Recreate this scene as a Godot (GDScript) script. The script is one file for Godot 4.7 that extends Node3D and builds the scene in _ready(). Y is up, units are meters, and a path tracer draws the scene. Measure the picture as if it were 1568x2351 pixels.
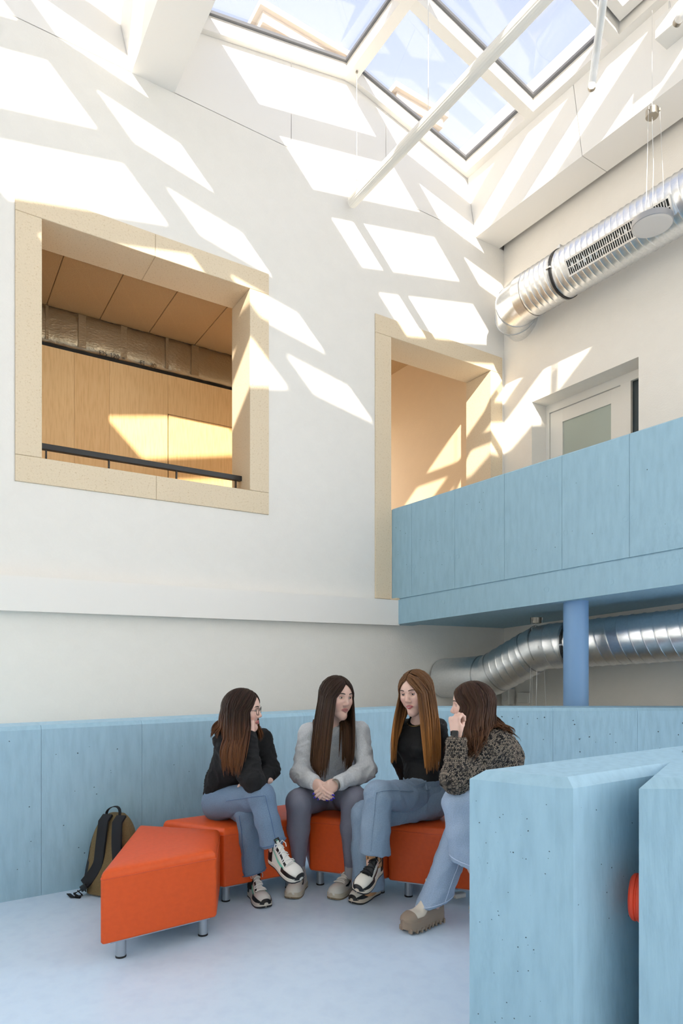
extends Node3D
# Atrium with gabled skylights, a ramp, four seated people and orange benches.
# Plan axes: s runs along the left wall, n is the distance from it, h is height; G(x, h, z) is camera-aligned plan.
const SX := 0.841854
const SZ := 0.539705
const AX := -0.539705
const AZ := 0.841854
const WALL := 5.9
const CORNER := 6.237
const TOP := 6.63
var taken := {}
var M := {}

func W(s: float, h: float, n: float) -> Vector3:
	return Vector3(s * SX + (WALL - n) * AX, h, -(s * SZ + (WALL - n) * AZ))

func G(x: float, h: float, z: float) -> Vector3:
	return Vector3(x, h, -z)

func _ready():
	# ---- camera
	var cam := Camera3D.new()
	cam.name = "camera"
	cam.projection = Camera3D.PROJECTION_FRUSTUM
	cam.near = 0.05
	cam.far = 200.0
	cam.size = 0.05 * 2351.0 / 1504.0
	cam.frustum_offset = Vector2(0.0, 0.05 * 344.5 / 1504.0)
	cam.position = Vector3(0, 1.4, 0)
	add_child(cam)
	cam.current = true
	# ---- sky
	var env := Environment.new()
	env.background_mode = Environment.BG_SKY
	var sm := ProceduralSkyMaterial.new()
	sm.sky_top_color = Color(0.44, 0.485, 0.585)
	sm.sky_horizon_color = Color(1.0, 0.985, 0.965)
	sm.sky_curve = 0.3
	sm.ground_bottom_color = Color(0.70, 0.685, 0.65)
	sm.ground_horizon_color = Color(0.78, 0.765, 0.74)
	sm.sky_energy_multiplier = 1.0
	sm.ground_energy_multiplier = 1.0
	sm.use_debanding = false
	var sky := Sky.new()
	sky.sky_material = sm
	env.sky = sky
	env.background_energy_multiplier = 3.0
	env.tonemap_mode = Environment.TONE_MAPPER_LINEAR
	env.tonemap_exposure = 2.9
	env.ssao_enabled = true
	env.ssil_enabled = true
	env.sdfgi_enabled = true
	var we := WorldEnvironment.new()
	we.name = "world_environment"
	we.environment = env
	add_child(we)
	# ---- sun, low behind the viewer's left shoulder
	var sun := DirectionalLight3D.new()
	sun.name = "sun"
	sun.light_color = Color(1.0, 0.945, 0.87)
	sun.light_energy = 4.0
	sun.light_angular_distance = 0.53
	sun.shadow_enabled = true
	sun.sky_mode = DirectionalLight3D.SKY_MODE_LIGHT_ONLY
	add_child(sun)
	var from := W(0, 0, 0)
	var to := W(0.60, -0.59, -1.0)
	sun.look_at_from_position(Vector3(0, 30, 0), Vector3(0, 30, 0) + (to - from), Vector3.UP)
	make_materials()
	build_shell()
	build_skylights()
	build_openings()
	build_ramp()
	build_parapets()
	build_services()
	build_benches()
	build_backpack()
	build_people()
	print("built in %d ms" % Time.get_ticks_msec())

# ------------------------------------------------------------------ mesh collecting
class MB:
	var v := PackedVector3Array()
	var n := PackedVector3Array()
	var c := PackedColorArray()
	var t := PackedVector2Array()
	var i := PackedInt32Array()
	var col := Color.WHITE
	var colored := false

	func face(pts: Array, out: Vector3) -> void:
		var nn: Vector3 = (pts[1] - pts[0]).cross(pts[2] - pts[0])
		if nn.length_squared() < 1e-16 and pts.size() > 3:
			nn = (pts[2] - pts[0]).cross(pts[3] - pts[0])
		nn = nn.normalized()
		var flip := nn.dot(out) < 0.0
		if flip:
			nn = -nn
		var b := v.size()
		for p in pts:
			v.append(p)
			n.append(nn)
			c.append(col)
		for k in range(1, pts.size() - 1):
			if flip:
				i.append_array([b, b + k, b + k + 1])
			else:
				i.append_array([b, b + k + 1, b + k])

	# 8 corners: bottom ring 0..3, top ring 4..7
	func hexa(p: Array) -> void:
		var m := Vector3.ZERO
		for q in p:
			m += q
		m /= 8.0
		for f in [[0, 1, 2, 3], [4, 5, 6, 7], [0, 1, 5, 4], [1, 2, 6, 5], [2, 3, 7, 6], [3, 0, 4, 7]]:
			var a := [p[f[0]], p[f[1]], p[f[2]], p[f[3]]]
			face(a, (a[0] + a[1] + a[2] + a[3]) / 4.0 - m)

	func cbox(at: Vector3, bs: Basis, size: Vector3, bev := 0.004) -> void:
		var h := size * 0.5
		bev = minf(bev, minf(h.x, minf(h.y, h.z)) * 0.9)
		var q := func(sx, sy, sz, ax):
			var e := Vector3(h.x - bev, h.y - bev, h.z - bev)
			e[ax] = h[ax]
			return at + bs * Vector3(e.x * sx, e.y * sy, e.z * sz)
		for ax in 3:
			for sg in [-1.0, 1.0]:
				var pts := []
				for k in [[-1.0, -1.0], [1.0, -1.0], [1.0, 1.0], [-1.0, 1.0]]:
					var s3 := [0.0, 0.0, 0.0]
					s3[ax] = sg
					s3[(ax + 1) % 3] = k[0]
					s3[(ax + 2) % 3] = k[1]
					pts.append(q.call(s3[0], s3[1], s3[2], ax))
				var o := Vector3.ZERO
				o[ax] = sg
				face(pts, bs * o)
			var u := (ax + 1) % 3
			var w := (ax + 2) % 3
			for su in [-1.0, 1.0]:
				for sw in [-1.0, 1.0]:
					var a3 := [0.0, 0.0, 0.0]
					a3[u] = su
					a3[w] = sw
					var b3 := a3.duplicate()
					a3[ax] = -1.0
					b3[ax] = 1.0
					var o2 := Vector3.ZERO
					o2[u] = su
					o2[w] = sw
					face([q.call(a3[0], a3[1], a3[2], u), q.call(b3[0], b3[1], b3[2], u), q.call(b3[0], b3[1], b3[2], w), q.call(a3[0], a3[1], a3[2], w)], bs * o2)
		for sx in [-1.0, 1.0]:
			for sy in [-1.0, 1.0]:
				for sz in [-1.0, 1.0]:
					face([q.call(sx, sy, sz, 0), q.call(sx, sy, sz, 1), q.call(sx, sy, sz, 2)], bs * Vector3(sx, sy, sz))

	# smooth grid; rows of equal length. The side the normals take is set by flip.
	func sheet(rows: Array, closed := false, flip := false, uvs := Vector2.ZERO) -> void:
		var b := v.size()
		var nr := rows.size()
		var nc: int = rows[0].size()
		for r in nr:
			var row: PackedVector3Array = rows[r]
			var up: PackedVector3Array = rows[mini(r + 1, nr - 1)]
			var dn: PackedVector3Array = rows[maxi(r - 1, 0)]
			for k in nc:
				v.append(row[k])
				var kn := (k + 1) % nc if closed else mini(k + 1, nc - 1)
				var kp := (k + nc - 1) % nc if closed else maxi(k - 1, 0)
				var du := row[kn] - row[kp]
				var dv := up[k] - dn[k]
				var nn := du.cross(dv)
				if nn.length_squared() < 1e-18:
					nn = (rows[mini(r + 1, nr - 1)][kn] - rows[maxi(r - 1, 0)][kp]).cross(dv + Vector3(1e-5, 2e-5, 1e-5))
				nn = nn.normalized()
				n.append(-nn if flip else nn)
				c.append(col)
				if uvs != Vector2.ZERO:
					t.append(Vector2(uvs.x * k / float(nc), uvs.y * r / float(nr - 1)))
		var w := nc if closed else nc - 1
		for r in nr - 1:
			for k in w:
				var a := b + r * nc + k
				var a2 := b + r * nc + (k + 1) % nc
				var d := a + nc
				var d2 := a2 + nc
				if flip:
					i.append_array([a, a2, d2, a, d2, d])
				else:
					i.append_array([a, d2, a2, a, d, d2])

	func fan(ring: PackedVector3Array, out: Vector3) -> void:
		var pts := []
		for p in ring:
			pts.append(p)
		face(pts, out)

	# swept round tube; radii one number or one per point; flat squashes along side
	func tube(path: Array, radii, sides := 10, caps := true, side := Vector3.ZERO, flat := 1.0) -> void:
		var rows := []
		var x := side
		if x == Vector3.ZERO:
			var d0: Vector3 = (path[1] - path[0]).normalized()
			x = d0.cross(Vector3.UP if absf(d0.y) < 0.9 else Vector3.RIGHT).normalized()
		for k in path.size():
			var d: Vector3 = (path[mini(k + 1, path.size() - 1)] - path[maxi(k - 1, 0)]).normalized()
			x = (x - d * x.dot(d)).normalized()
			var y := d.cross(x)
			var r: float = radii if radii is float else radii[k]
			var ring := PackedVector3Array()
			for j in sides:
				var a := TAU * j / sides
				ring.append(path[k] + x * cos(a) * r + y * sin(a) * r * flat)
			rows.append(ring)
		sheet(rows, true, false)
		if caps:
			fan(rows[0], path[0] - path[1])
			fan(rows[-1], path[-1] - path[-2])

	# profile: Vector2(radius, along axis); revolved round axis
	func lathe(at: Vector3, axis: Vector3, profile: Array, sides := 24) -> void:
		var x := axis.cross(Vector3.UP if absf(axis.normalized().y) < 0.9 else Vector3.RIGHT).normalized()
		var y := axis.normalized().cross(x)
		# separate sheets between corners keep the edges crisp
		for k in profile.size() - 1:
			var rows := []
			for e in 2:
				var ring := PackedVector3Array()
				var p: Vector2 = profile[k + e]
				for j in sides:
					var a := TAU * j / sides
					ring.append(at + axis.normalized() * p.y + (x * cos(a) + y * sin(a)) * maxf(p.x, 1e-5))
				rows.append(ring)
			var d2: Vector2 = profile[k + 1] - profile[k]
			if d2.length() > 1e-6:
				sheet(rows, true, false)

	# convex plan polygon (x, z as Vector2 of world x and world z), rounded over the top and foot edge
	func block(poly: Array, y0: float, y1: float, bev: float, steps := 1, foot := false) -> void:
		var rows := []
		var hs := []
		if foot:
			for k in steps:
				var a := PI / 2 * k / steps
				hs.append(Vector2(bev * (1 - sin(a)), y0 + bev * (1 - cos(a))))
		hs.append(Vector2(0, y0 + (bev if foot else 0.0)))
		hs.append(Vector2(0, y1 - bev))
		for k in range(1, steps + 1):
			var a := PI / 2 * k / steps
			hs.append(Vector2(bev * (1 - cos(a)), y1 - bev * (1 - sin(a))))
		for q in hs:
			var ins := inset(poly, q.x)
			var ring := PackedVector3Array()
			for p in ins:
				ring.append(Vector3(p.x, q.y, p.y))
			rows.append(ring)
		var mid := Vector3.ZERO
		for p in rows[0]:
			mid += p
		mid /= rows[0].size()
		for r in rows.size() - 1:
			for k in rows[0].size():
				var k2: int = (k + 1) % rows[0].size()
				var pts := [rows[r][k], rows[r][k2], rows[r + 1][k2], rows[r + 1][k]]
				var o: Vector3 = (pts[0] + pts[1]) * 0.5 - mid
				face(pts, Vector3(o.x, 0.0, o.z) + Vector3.UP * (0.3 if r >= rows.size() - 1 - steps and not (foot and r < steps) else 0.0))
		fan(rows[-1], Vector3.UP)
		fan(rows[0], Vector3.DOWN)

	static func inset(poly: Array, d: float) -> Array:
		var m := Vector2.ZERO
		for p in poly:
			m += p
		m /= poly.size()
		var out := []
		var k := poly.size()
		for j in k:
			var a: Vector2 = poly[(j + k - 1) % k]
			var b: Vector2 = poly[j]
			var e: Vector2 = poly[(j + 1) % k]
			var n1: Vector2 = (b - a).orthogonal().normalized()
			if n1.dot(m - b) < 0:
				n1 = -n1
			var n2: Vector2 = (e - b).orthogonal().normalized()
			if n2.dot(m - b) < 0:
				n2 = -n2
			var bi := (n1 + n2).normalized()
			out.append(b + bi * d / maxf(bi.dot(n1), 0.3))
		return out

	func add(o: MB, x: Transform3D) -> void:
		var b := v.size()
		for k in o.v.size():
			v.append(x * o.v[k])
			n.append((x.basis * o.n[k]).normalized())
			c.append(o.c[k])
		for k in o.i:
			i.append(b + k)

	func mesh(shift := Vector3.ZERO) -> ArrayMesh:
		var a := []
		a.resize(Mesh.ARRAY_MAX)
		var vv := v
		if shift != Vector3.ZERO:
			vv = PackedVector3Array()
			vv.resize(v.size())
			for k in v.size():
				vv[k] = v[k] - shift
		a[Mesh.ARRAY_VERTEX] = vv
		a[Mesh.ARRAY_NORMAL] = n
		if colored:
			a[Mesh.ARRAY_COLOR] = c
		if t.size() == v.size():
			a[Mesh.ARRAY_TEX_UV] = t
		a[Mesh.ARRAY_INDEX] = i
		var m := ArrayMesh.new()
		m.add_surface_from_arrays(Mesh.PRIMITIVE_TRIANGLES, a)
		return m

func wbox(mb: MB, s0: float, s1: float, h0: float, h1: float, n0: float, n1: float) -> void:
	mb.hexa([W(s0, h0, n0), W(s1, h0, n0), W(s1, h0, n1), W(s0, h0, n1), W(s0, h1, n0), W(s1, h1, n0), W(s1, h1, n1), W(s0, h1, n1)])

func wbasis() -> Basis:   # columns: along s, up, along n
	return Basis(W(1, 0, 0) - W(0, 0, 0), Vector3.UP, W(0, 0, 1) - W(0, 0, 0))

# ------------------------------------------------------------------ nodes
func numbered(called: String) -> String:
	if not taken.has(called):
		taken[called] = 0
		return called
	taken[called] += 1
	return "%s_%03d" % [called, taken[called]]

func thing(called: String, label: String, category: String, at := Vector3.ZERO, group := "", kind := "") -> Node3D:
	var o := Node3D.new()
	o.name = numbered(called)
	add_child(o)
	o.position = at
	tag(o, label, category, group, kind)
	return o

func tag(o: Node, label: String, category: String, group := "", kind := "") -> void:
	o.set_meta("label", label)
	o.set_meta("category", category)
	if group:
		o.set_meta("group", group)
	if kind:
		o.set_meta("kind", kind)

# mb holds scene coordinates; the mesh is stored relative to its parent
func part(parent: Node3D, called: String, mb: MB, m: Material, label := "") -> MeshInstance3D:
	var o := MeshInstance3D.new()
	o.name = called
	var org := Vector3.ZERO
	var p: Node = parent
	while p is Node3D and p != self:
		org += p.position
		p = p.get_parent()
	o.mesh = mb.mesh(org)
	o.material_override = m
	parent.add_child(o, true)
	if label:
		o.set_meta("label", label)
	return o

func placed(parent: Node3D, called: String, mesh: Mesh, m: Material, x: Transform3D) -> MeshInstance3D:
	var o := MeshInstance3D.new()
	o.name = called
	o.mesh = mesh
	o.material_override = m
	o.transform = x
	parent.add_child(o, true)
	return o

func struct(called: String, mb: MB, m: Material, label: String, category: String) -> MeshInstance3D:
	var o := MeshInstance3D.new()
	o.name = numbered(called)
	o.mesh = mb.mesh()
	o.material_override = m
	add_child(o)
	tag(o, label, category, "", "structure")
	return o

# ------------------------------------------------------------------ materials
func noise_tex(seed_: int, freq: float, ramp: Array, oct := 4, size := 512, kind := FastNoiseLite.TYPE_SIMPLEX_SMOOTH, nrm := 0.0) -> NoiseTexture2D:
	var f := FastNoiseLite.new()
	f.seed = seed_
	f.noise_type = kind
	f.frequency = freq
	f.fractal_octaves = oct
	var tx := NoiseTexture2D.new()
	tx.width = size
	tx.height = size
	tx.seamless = true
	tx.noise = f
	if nrm > 0.0:
		tx.as_normal_map = true
		tx.bump_strength = nrm
	elif ramp.size():
		var g := Gradient.new()
		var offs := PackedFloat32Array()
		var cols := PackedColorArray()
		for r in ramp:
			offs.append(r[0])
			cols.append(r[1])
		g.offsets = offs
		g.colors = cols
		tx.color_ramp = g
	return tx

func mat(color: Color, rough := 0.7, metal := 0.0) -> StandardMaterial3D:
	var m := StandardMaterial3D.new()
	m.albedo_color = color
	m.roughness = rough
	m.metallic = metal
	return m

func tri(m: StandardMaterial3D, scale: Vector3, world := true) -> StandardMaterial3D:
	m.uv1_triplanar = true
	m.uv1_world_triplanar = world
	m.uv1_triplanar_sharpness = 4.0
	m.uv1_scale = scale
	return m

func make_materials() -> void:
	var G2 := func(a: float, b: float) -> Array: return [[0.0, Color(a, a, a)], [1.0, Color(b, b, b)]]
	var fine_n := noise_tex(3, 0.09, [], 3, 512, FastNoiseLite.TYPE_SIMPLEX, 3.0)
	var soft_n := noise_tex(5, 0.02, [], 4, 512, FastNoiseLite.TYPE_SIMPLEX_SMOOTH, 4.0)
	# painted plaster
	var plaster := tri(mat(Color(0.945, 0.935, 0.91), 0.85), Vector3.ONE * 0.9)
	plaster.albedo_texture = noise_tex(11, 0.01, G2.call(0.988, 1.0))
	plaster.normal_enabled = true
	plaster.normal_texture = fine_n
	plaster.normal_scale = 0.12
	M.plaster = plaster
	var cream := plaster.duplicate()
	cream.albedo_color = Color(0.965, 0.945, 0.91)
	M.cream = cream
	var tan := plaster.duplicate()
	tan.albedo_color = Color(0.93, 0.84, 0.71)
	M.tan = tan
	M.panel = mat(Color(0.945, 0.935, 0.915), 0.55)
	M.frame = mat(Color(0.94, 0.925, 0.895), 0.5)
	M.gasket = mat(Color(0.42, 0.43, 0.45), 0.45)
	M.dark_gap = mat(Color(0.12, 0.12, 0.12), 0.9)
	# limestone with fossils
	var stone := tri(mat(Color(0.925, 0.875, 0.79), 0.7), Vector3.ONE * 1.6, false)
	stone.albedo_texture = noise_tex(21, 0.03, [[0.0, Color(0.82, 0.73, 0.60)], [0.18, Color(0.90, 0.85, 0.76)], [0.30, Color(0.965, 0.945, 0.905)], [0.75, Color(0.985, 0.965, 0.93)], [1.0, Color(0.93, 0.88, 0.79)]], 5, 1024)
	stone.normal_enabled = true
	stone.normal_texture = fine_n
	stone.normal_scale = 0.2
	M.stone = stone
	# tinted concrete: cloudy, vertical board streaks, pores
	var conc := func(col: Color, seed_: int) -> StandardMaterial3D:
		var m := tri(mat(col, 0.62), Vector3(1.5, 0.22, 1.5))
		m.albedo_texture = noise_tex(seed_, 0.014, [[0.0, Color(0.91, 0.92, 0.93)], [0.5, Color(0.965, 0.97, 0.975)], [1.0, Color(1, 1, 1)]], 7, 1024)
		m.normal_enabled = true
		m.normal_texture = fine_n
		m.normal_scale = 0.12
		return m
	M.concrete = conc.call(Color(0.635, 0.78, 0.85), 31)
	M.pore = mat(Color(0.27, 0.34, 0.39), 0.9)
	M.column = mat(Color(0.50, 0.66, 0.83), 0.42)
	# poured floor
	var fl := tri(mat(Color(0.845, 0.92, 0.985), 0.36), Vector3.ONE * 0.6)
	fl.albedo_texture = noise_tex(51, 0.012, [[0.0, Color(0.965, 0.97, 0.98)], [0.6, Color(1, 1, 1)], [1.0, Color(0.98, 0.985, 0.99)]], 5, 1024)
	fl.normal_enabled = true
	fl.normal_texture = soft_n
	fl.normal_scale = 0.06
	M.floor = fl
	M.low_floor = mat(Color(0.80, 0.74, 0.65), 0.7)
	# glazing
	var gl := mat(Color(0.93, 0.96, 1.0, 0.015), 0.02)
	gl.transparency = BaseMaterial3D.TRANSPARENCY_ALPHA
	M.glass = gl
	var sg := mat(Color(0.22, 0.26, 0.30, 0.41), 0.02)      # solar-control glass of the roof
	sg.transparency = BaseMaterial3D.TRANSPARENCY_ALPHA
	M.roof_glass = sg
	M.frosted = mat(Color(0.70, 0.74, 0.70), 0.35)
	M.dark_glass = mat(Color(0.20, 0.24, 0.26), 0.12)
	# timber veneer, grain upright
	var wood := tri(mat(Color(0.95, 0.81, 0.60), 0.5), Vector3(2.2, 0.16, 2.2))
	wood.albedo_texture = noise_tex(61, 0.02, [[0.0, Color(0.92, 0.885, 0.83)], [0.5, Color(0.98, 0.965, 0.94)], [1.0, Color(1, 1, 1)]], 6, 1024)
	M.wood = wood
	var wood2 := wood.duplicate()
	wood2.albedo_color = Color(0.935, 0.785, 0.57)
	M.wood_dark = wood2
	# wood-wool ceiling tile
	var wool := tri(mat(Color(0.80, 0.67, 0.50), 0.95), Vector3.ONE * 3.0)
	wool.albedo_texture = noise_tex(71, 0.12, [[0.0, Color(0.45, 0.42, 0.38)], [0.45, Color(0.95, 0.93, 0.9)], [1.0, Color(1, 1, 1)]], 4, 512)
	wool.normal_enabled = true
	wool.normal_texture = fine_n
	wool.normal_scale = 0.8
	M.wool = wool
	# crinkled foil
	var foil := tri(mat(Color(0.66, 0.60, 0.50), 0.36, 0.75), Vector3(1.6, 3.0, 1.6))
	foil.normal_enabled = true
	foil.normal_texture = noise_tex(75, 0.03, [], 5, 512, FastNoiseLite.TYPE_CELLULAR, 5.0)
	foil.normal_scale = 0.7
	M.foil = foil
	M.black = mat(Color(0.045, 0.047, 0.05), 0.5)
	M.rail = mat(Color(0.16, 0.165, 0.175), 0.45)
	# zinc duct
	var zinc := tri(mat(Color(0.93, 0.935, 0.94), 0.30, 1.0), Vector3.ONE * 2.0)
	zinc.albedo_texture = noise_tex(81, 0.03, [[0.0, Color(0.93, 0.935, 0.94)], [1.0, Color(1, 1, 1)]], 3, 512)
	M.zinc = zinc
	M.clamp_mat = mat(Color(0.13, 0.14, 0.15), 0.5, 0.3)
	M.steel = mat(Color(0.72, 0.73, 0.74), 0.3, 1.0)
	M.nickel = mat(Color(0.62, 0.60, 0.56), 0.35, 1.0)
	M.wire = mat(Color(0.86, 0.86, 0.85), 0.5)
	M.lamp_rim = mat(Color(0.66, 0.66, 0.67), 0.4, 0.4)
	M.diffuser = mat(Color(0.88, 0.86, 0.84), 0.6)
	M.white_plastic = mat(Color(0.92, 0.91, 0.88), 0.45)
	M.render_ext = mat(Color(0.79, 0.745, 0.69), 0.9)

# ------------------------------------------------------------------ room shell
func build_shell() -> void:
	var s0 := -8.0
	var back := -0.43
	# left wall, pieces round the two openings
	var mb := MB.new()
	var put := func(a, b, c, d): wbox(mb, a, b, c, d, back, 0.0)
	put.call(s0, -7.8, -1.5, TOP)
	put.call(-7.8, 0.1, -1.5, -1.2)
	put.call(-7.8, 0.1, 6.3, TOP)
	put.call(0.1, 0.637, -1.5, TOP)
	put.call(0.637, 2.917, -1.5, 2.868)
	put.call(0.637, 2.917, 5.27, TOP)
	put.call(2.917, 4.22, -1.5, TOP)
	put.call(4.22, 6.198, -1.5, 2.105)
	put.call(4.22, 6.198, 5.255, TOP)
	put.call(6.198, CORNER + 0.35, -1.5, TOP)
	# head of the wall up to the roof, set a finger back behind the panels
	wbox(mb, s0, CORNER + 0.35, TOP, 7.28, back, -0.045)
	struct("wall_left", mb, M.plaster, "tall white plastered wall with stone-framed window and doorway", "wall")
	# right wall with the door niche
	mb = MB.new()
	var rb := CORNER + 0.33
	wbox(mb, CORNER, rb, -1.5, 7.6, 0.0, 0.452)
	wbox(mb, CORNER, rb, 4.555, 7.6, 0.452, 1.858)
	wbox(mb, CORNER, rb, -1.5, 2.12, 0.452, 1.858)
	wbox(mb, CORNER, rb, -1.5, 7.6, 1.858, 3.4)
	wbox(mb, CORNER, rb, -1.5, 3.5, 3.4, 4.8)
	wbox(mb, CORNER, rb, -1.5, 0.2, 4.8, 10.8)
	wbox(mb, CORNER, rb, 6.4, 7.6, 3.4, 10.8)
	wbox(mb, CORNER, rb, -1.5, 7.6, 10.8, 11.0)
	wbox(mb, rb, rb + 0.2, -1.5, 7.6, -0.4, 2.4)
	struct("wall_right", mb, M.cream, "cream wall with recessed white door above the blue ramp", "wall")
	mb = MB.new()
	wbox(mb, s0 - 0.2, s0, -1.7, 8.4, -0.43, 11.2)
	struct("wall_side", mb, M.plaster, "plain white wall closing the hall on the side of the backpack", "wall")
	mb = MB.new()
	wbox(mb, s0 - 0.2, CORNER + 0.5, -1.7, 8.4, 11.0, 11.2)
	struct("wall_back", mb, M.plaster, "plain white wall closing the hall behind the viewer", "wall")
	# large windows added outside the frame to brighten the hall from the sides away from the sun
	glazing("window_2", "added unseen tall white-framed window in the left wall before the stone frame", true, -7.8, 0.1, -1.2, 6.3, -0.25, 6)
	glazing("window_3", "added unseen tall white-framed window in the cream wall past the door", false, 4.8, 10.8, 0.2, 6.4, CORNER + 0.2, 5)
	glazing("window_4", "added unseen white-framed window in the cream wall above the ramp past the door", false, 3.4, 4.8, 3.5, 6.4, CORNER + 0.2)  # added for more fill light above the ramp
	glazing("window_5", "added hidden small white-framed window in the corridor behind the stone frame", true, 3.4, 4.18, 2.7, 4.6, -1.8, 1)  # added out of view to bring daylight onto the timber wall
	glazing("window_6", "added hidden white-framed window at the end of the passage behind the stone doorway", true, 4.5, 6.1, 2.4, 5.2, -3.5, 2)  # added out of view to lighten the passage behind the doorway
	# floors
	mb = MB.new()
	var a := W(s0, 0, 1.5)
	var ks := 3.372   # where the two parapets meet
	var pts := [Vector2(W(s0, 0, 1.45).x, W(s0, 0, 1.45).z), Vector2(W(ks, 0, 1.45).x, W(ks, 0, 1.45).z), Vector2(3.3, -5.45), Vector2(W(CORNER + 0.1, 0, 11.1).x, W(CORNER + 0.1, 0, 11.1).z), Vector2(W(s0, 0, 11.1).x, W(s0, 0, 11.1).z)]
	var top := []
	var low := []
	for p in pts:
		top.append(Vector3(p.x, 0.0, p.y))
		low.append(Vector3(p.x, -0.3, p.y))
	mb.face(top, Vector3.UP)
	mb.face(low, Vector3.DOWN)
	for k in 5:
		mb.face([top[k], top[(k + 1) % 5], low[(k + 1) % 5], low[k]], (top[k] + top[(k + 1) % 5]) * 0.5 - (top[0] + top[2] + top[3]) / 3.0)
	struct("floor", mb, M.floor, "smooth pale blue poured floor under the orange benches", "floor")
	mb = MB.new()
	wbox(mb, s0, CORNER + 0.2, -1.7, -1.5, -0.1, 11.1)
	struct("floor_lower", mb, M.low_floor, "grey floor of the lower level beyond the parapets", "floor")
	# white band course on the left wall
	mb = MB.new()
	var lb := 1.808
	var lt := 2.087
	mb.hexa([W(s0, lb, 0), W(4.50, lb, 0), W(4.478, lb, 0.11), W(s0, lb, 0.11), W(s0, lt, 0), W(4.50, lt, 0), W(4.478, lt, 0.11), W(s0, lt, 0.11)])
	struct("trim_1", mb, M.panel, "projecting white band course running along the left wall", "trim")

func glazing(called: String, label: String, left: bool, a: float, b: float, h0: float, h1: float, depth: float, fields := 3) -> void:  # builds only the unseen windows added to let light in
	var o := thing(called, label, "window", W((a + b) / 2, h0, depth) if left else W(depth, h0, (a + b) / 2), "", "structure")
	var bx := func(nm: String, p0: float, p1: float, q0: float, q1: float, d: float, m: Material):
		var mb := MB.new()
		if left:
			wbox(mb, p0, p1, q0, q1, depth - d, depth + d)
		else:
			wbox(mb, depth - d, depth + d, q0, q1, p0, p1)
		part(o, nm, mb, m)
	for k in fields + 1:
		var c := a + (b - a) * k / float(fields)
		bx.call("mullion", maxf(a, c - 0.04), minf(b, c + 0.04), h0, h1, 0.05, M.frame)
		if k < fields:
			var c2 := a + (b - a) * (k + 1) / float(fields)
			for q in [[h0, h0 + 0.08], [(h0 + h1) / 2 - 0.04, (h0 + h1) / 2 + 0.04], [h1 - 0.08, h1]]:
				bx.call("transom", c + 0.04, c2 - 0.04, q[0], q[1], 0.05, M.frame)
			bx.call("pane", c + 0.04, c2 - 0.04, h0 + 0.08, (h0 + h1) / 2 - 0.04, 0.006, M.glass)
			bx.call("pane", c + 0.04, c2 - 0.04, (h0 + h1) / 2 + 0.04, h1 - 0.08, 0.006, M.glass)

# ------------------------------------------------------------------ roof
const PITCH := 0.2046
const HALF := 1.735
const STEP := 1.03
const RIDGE := 7.654

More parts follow.
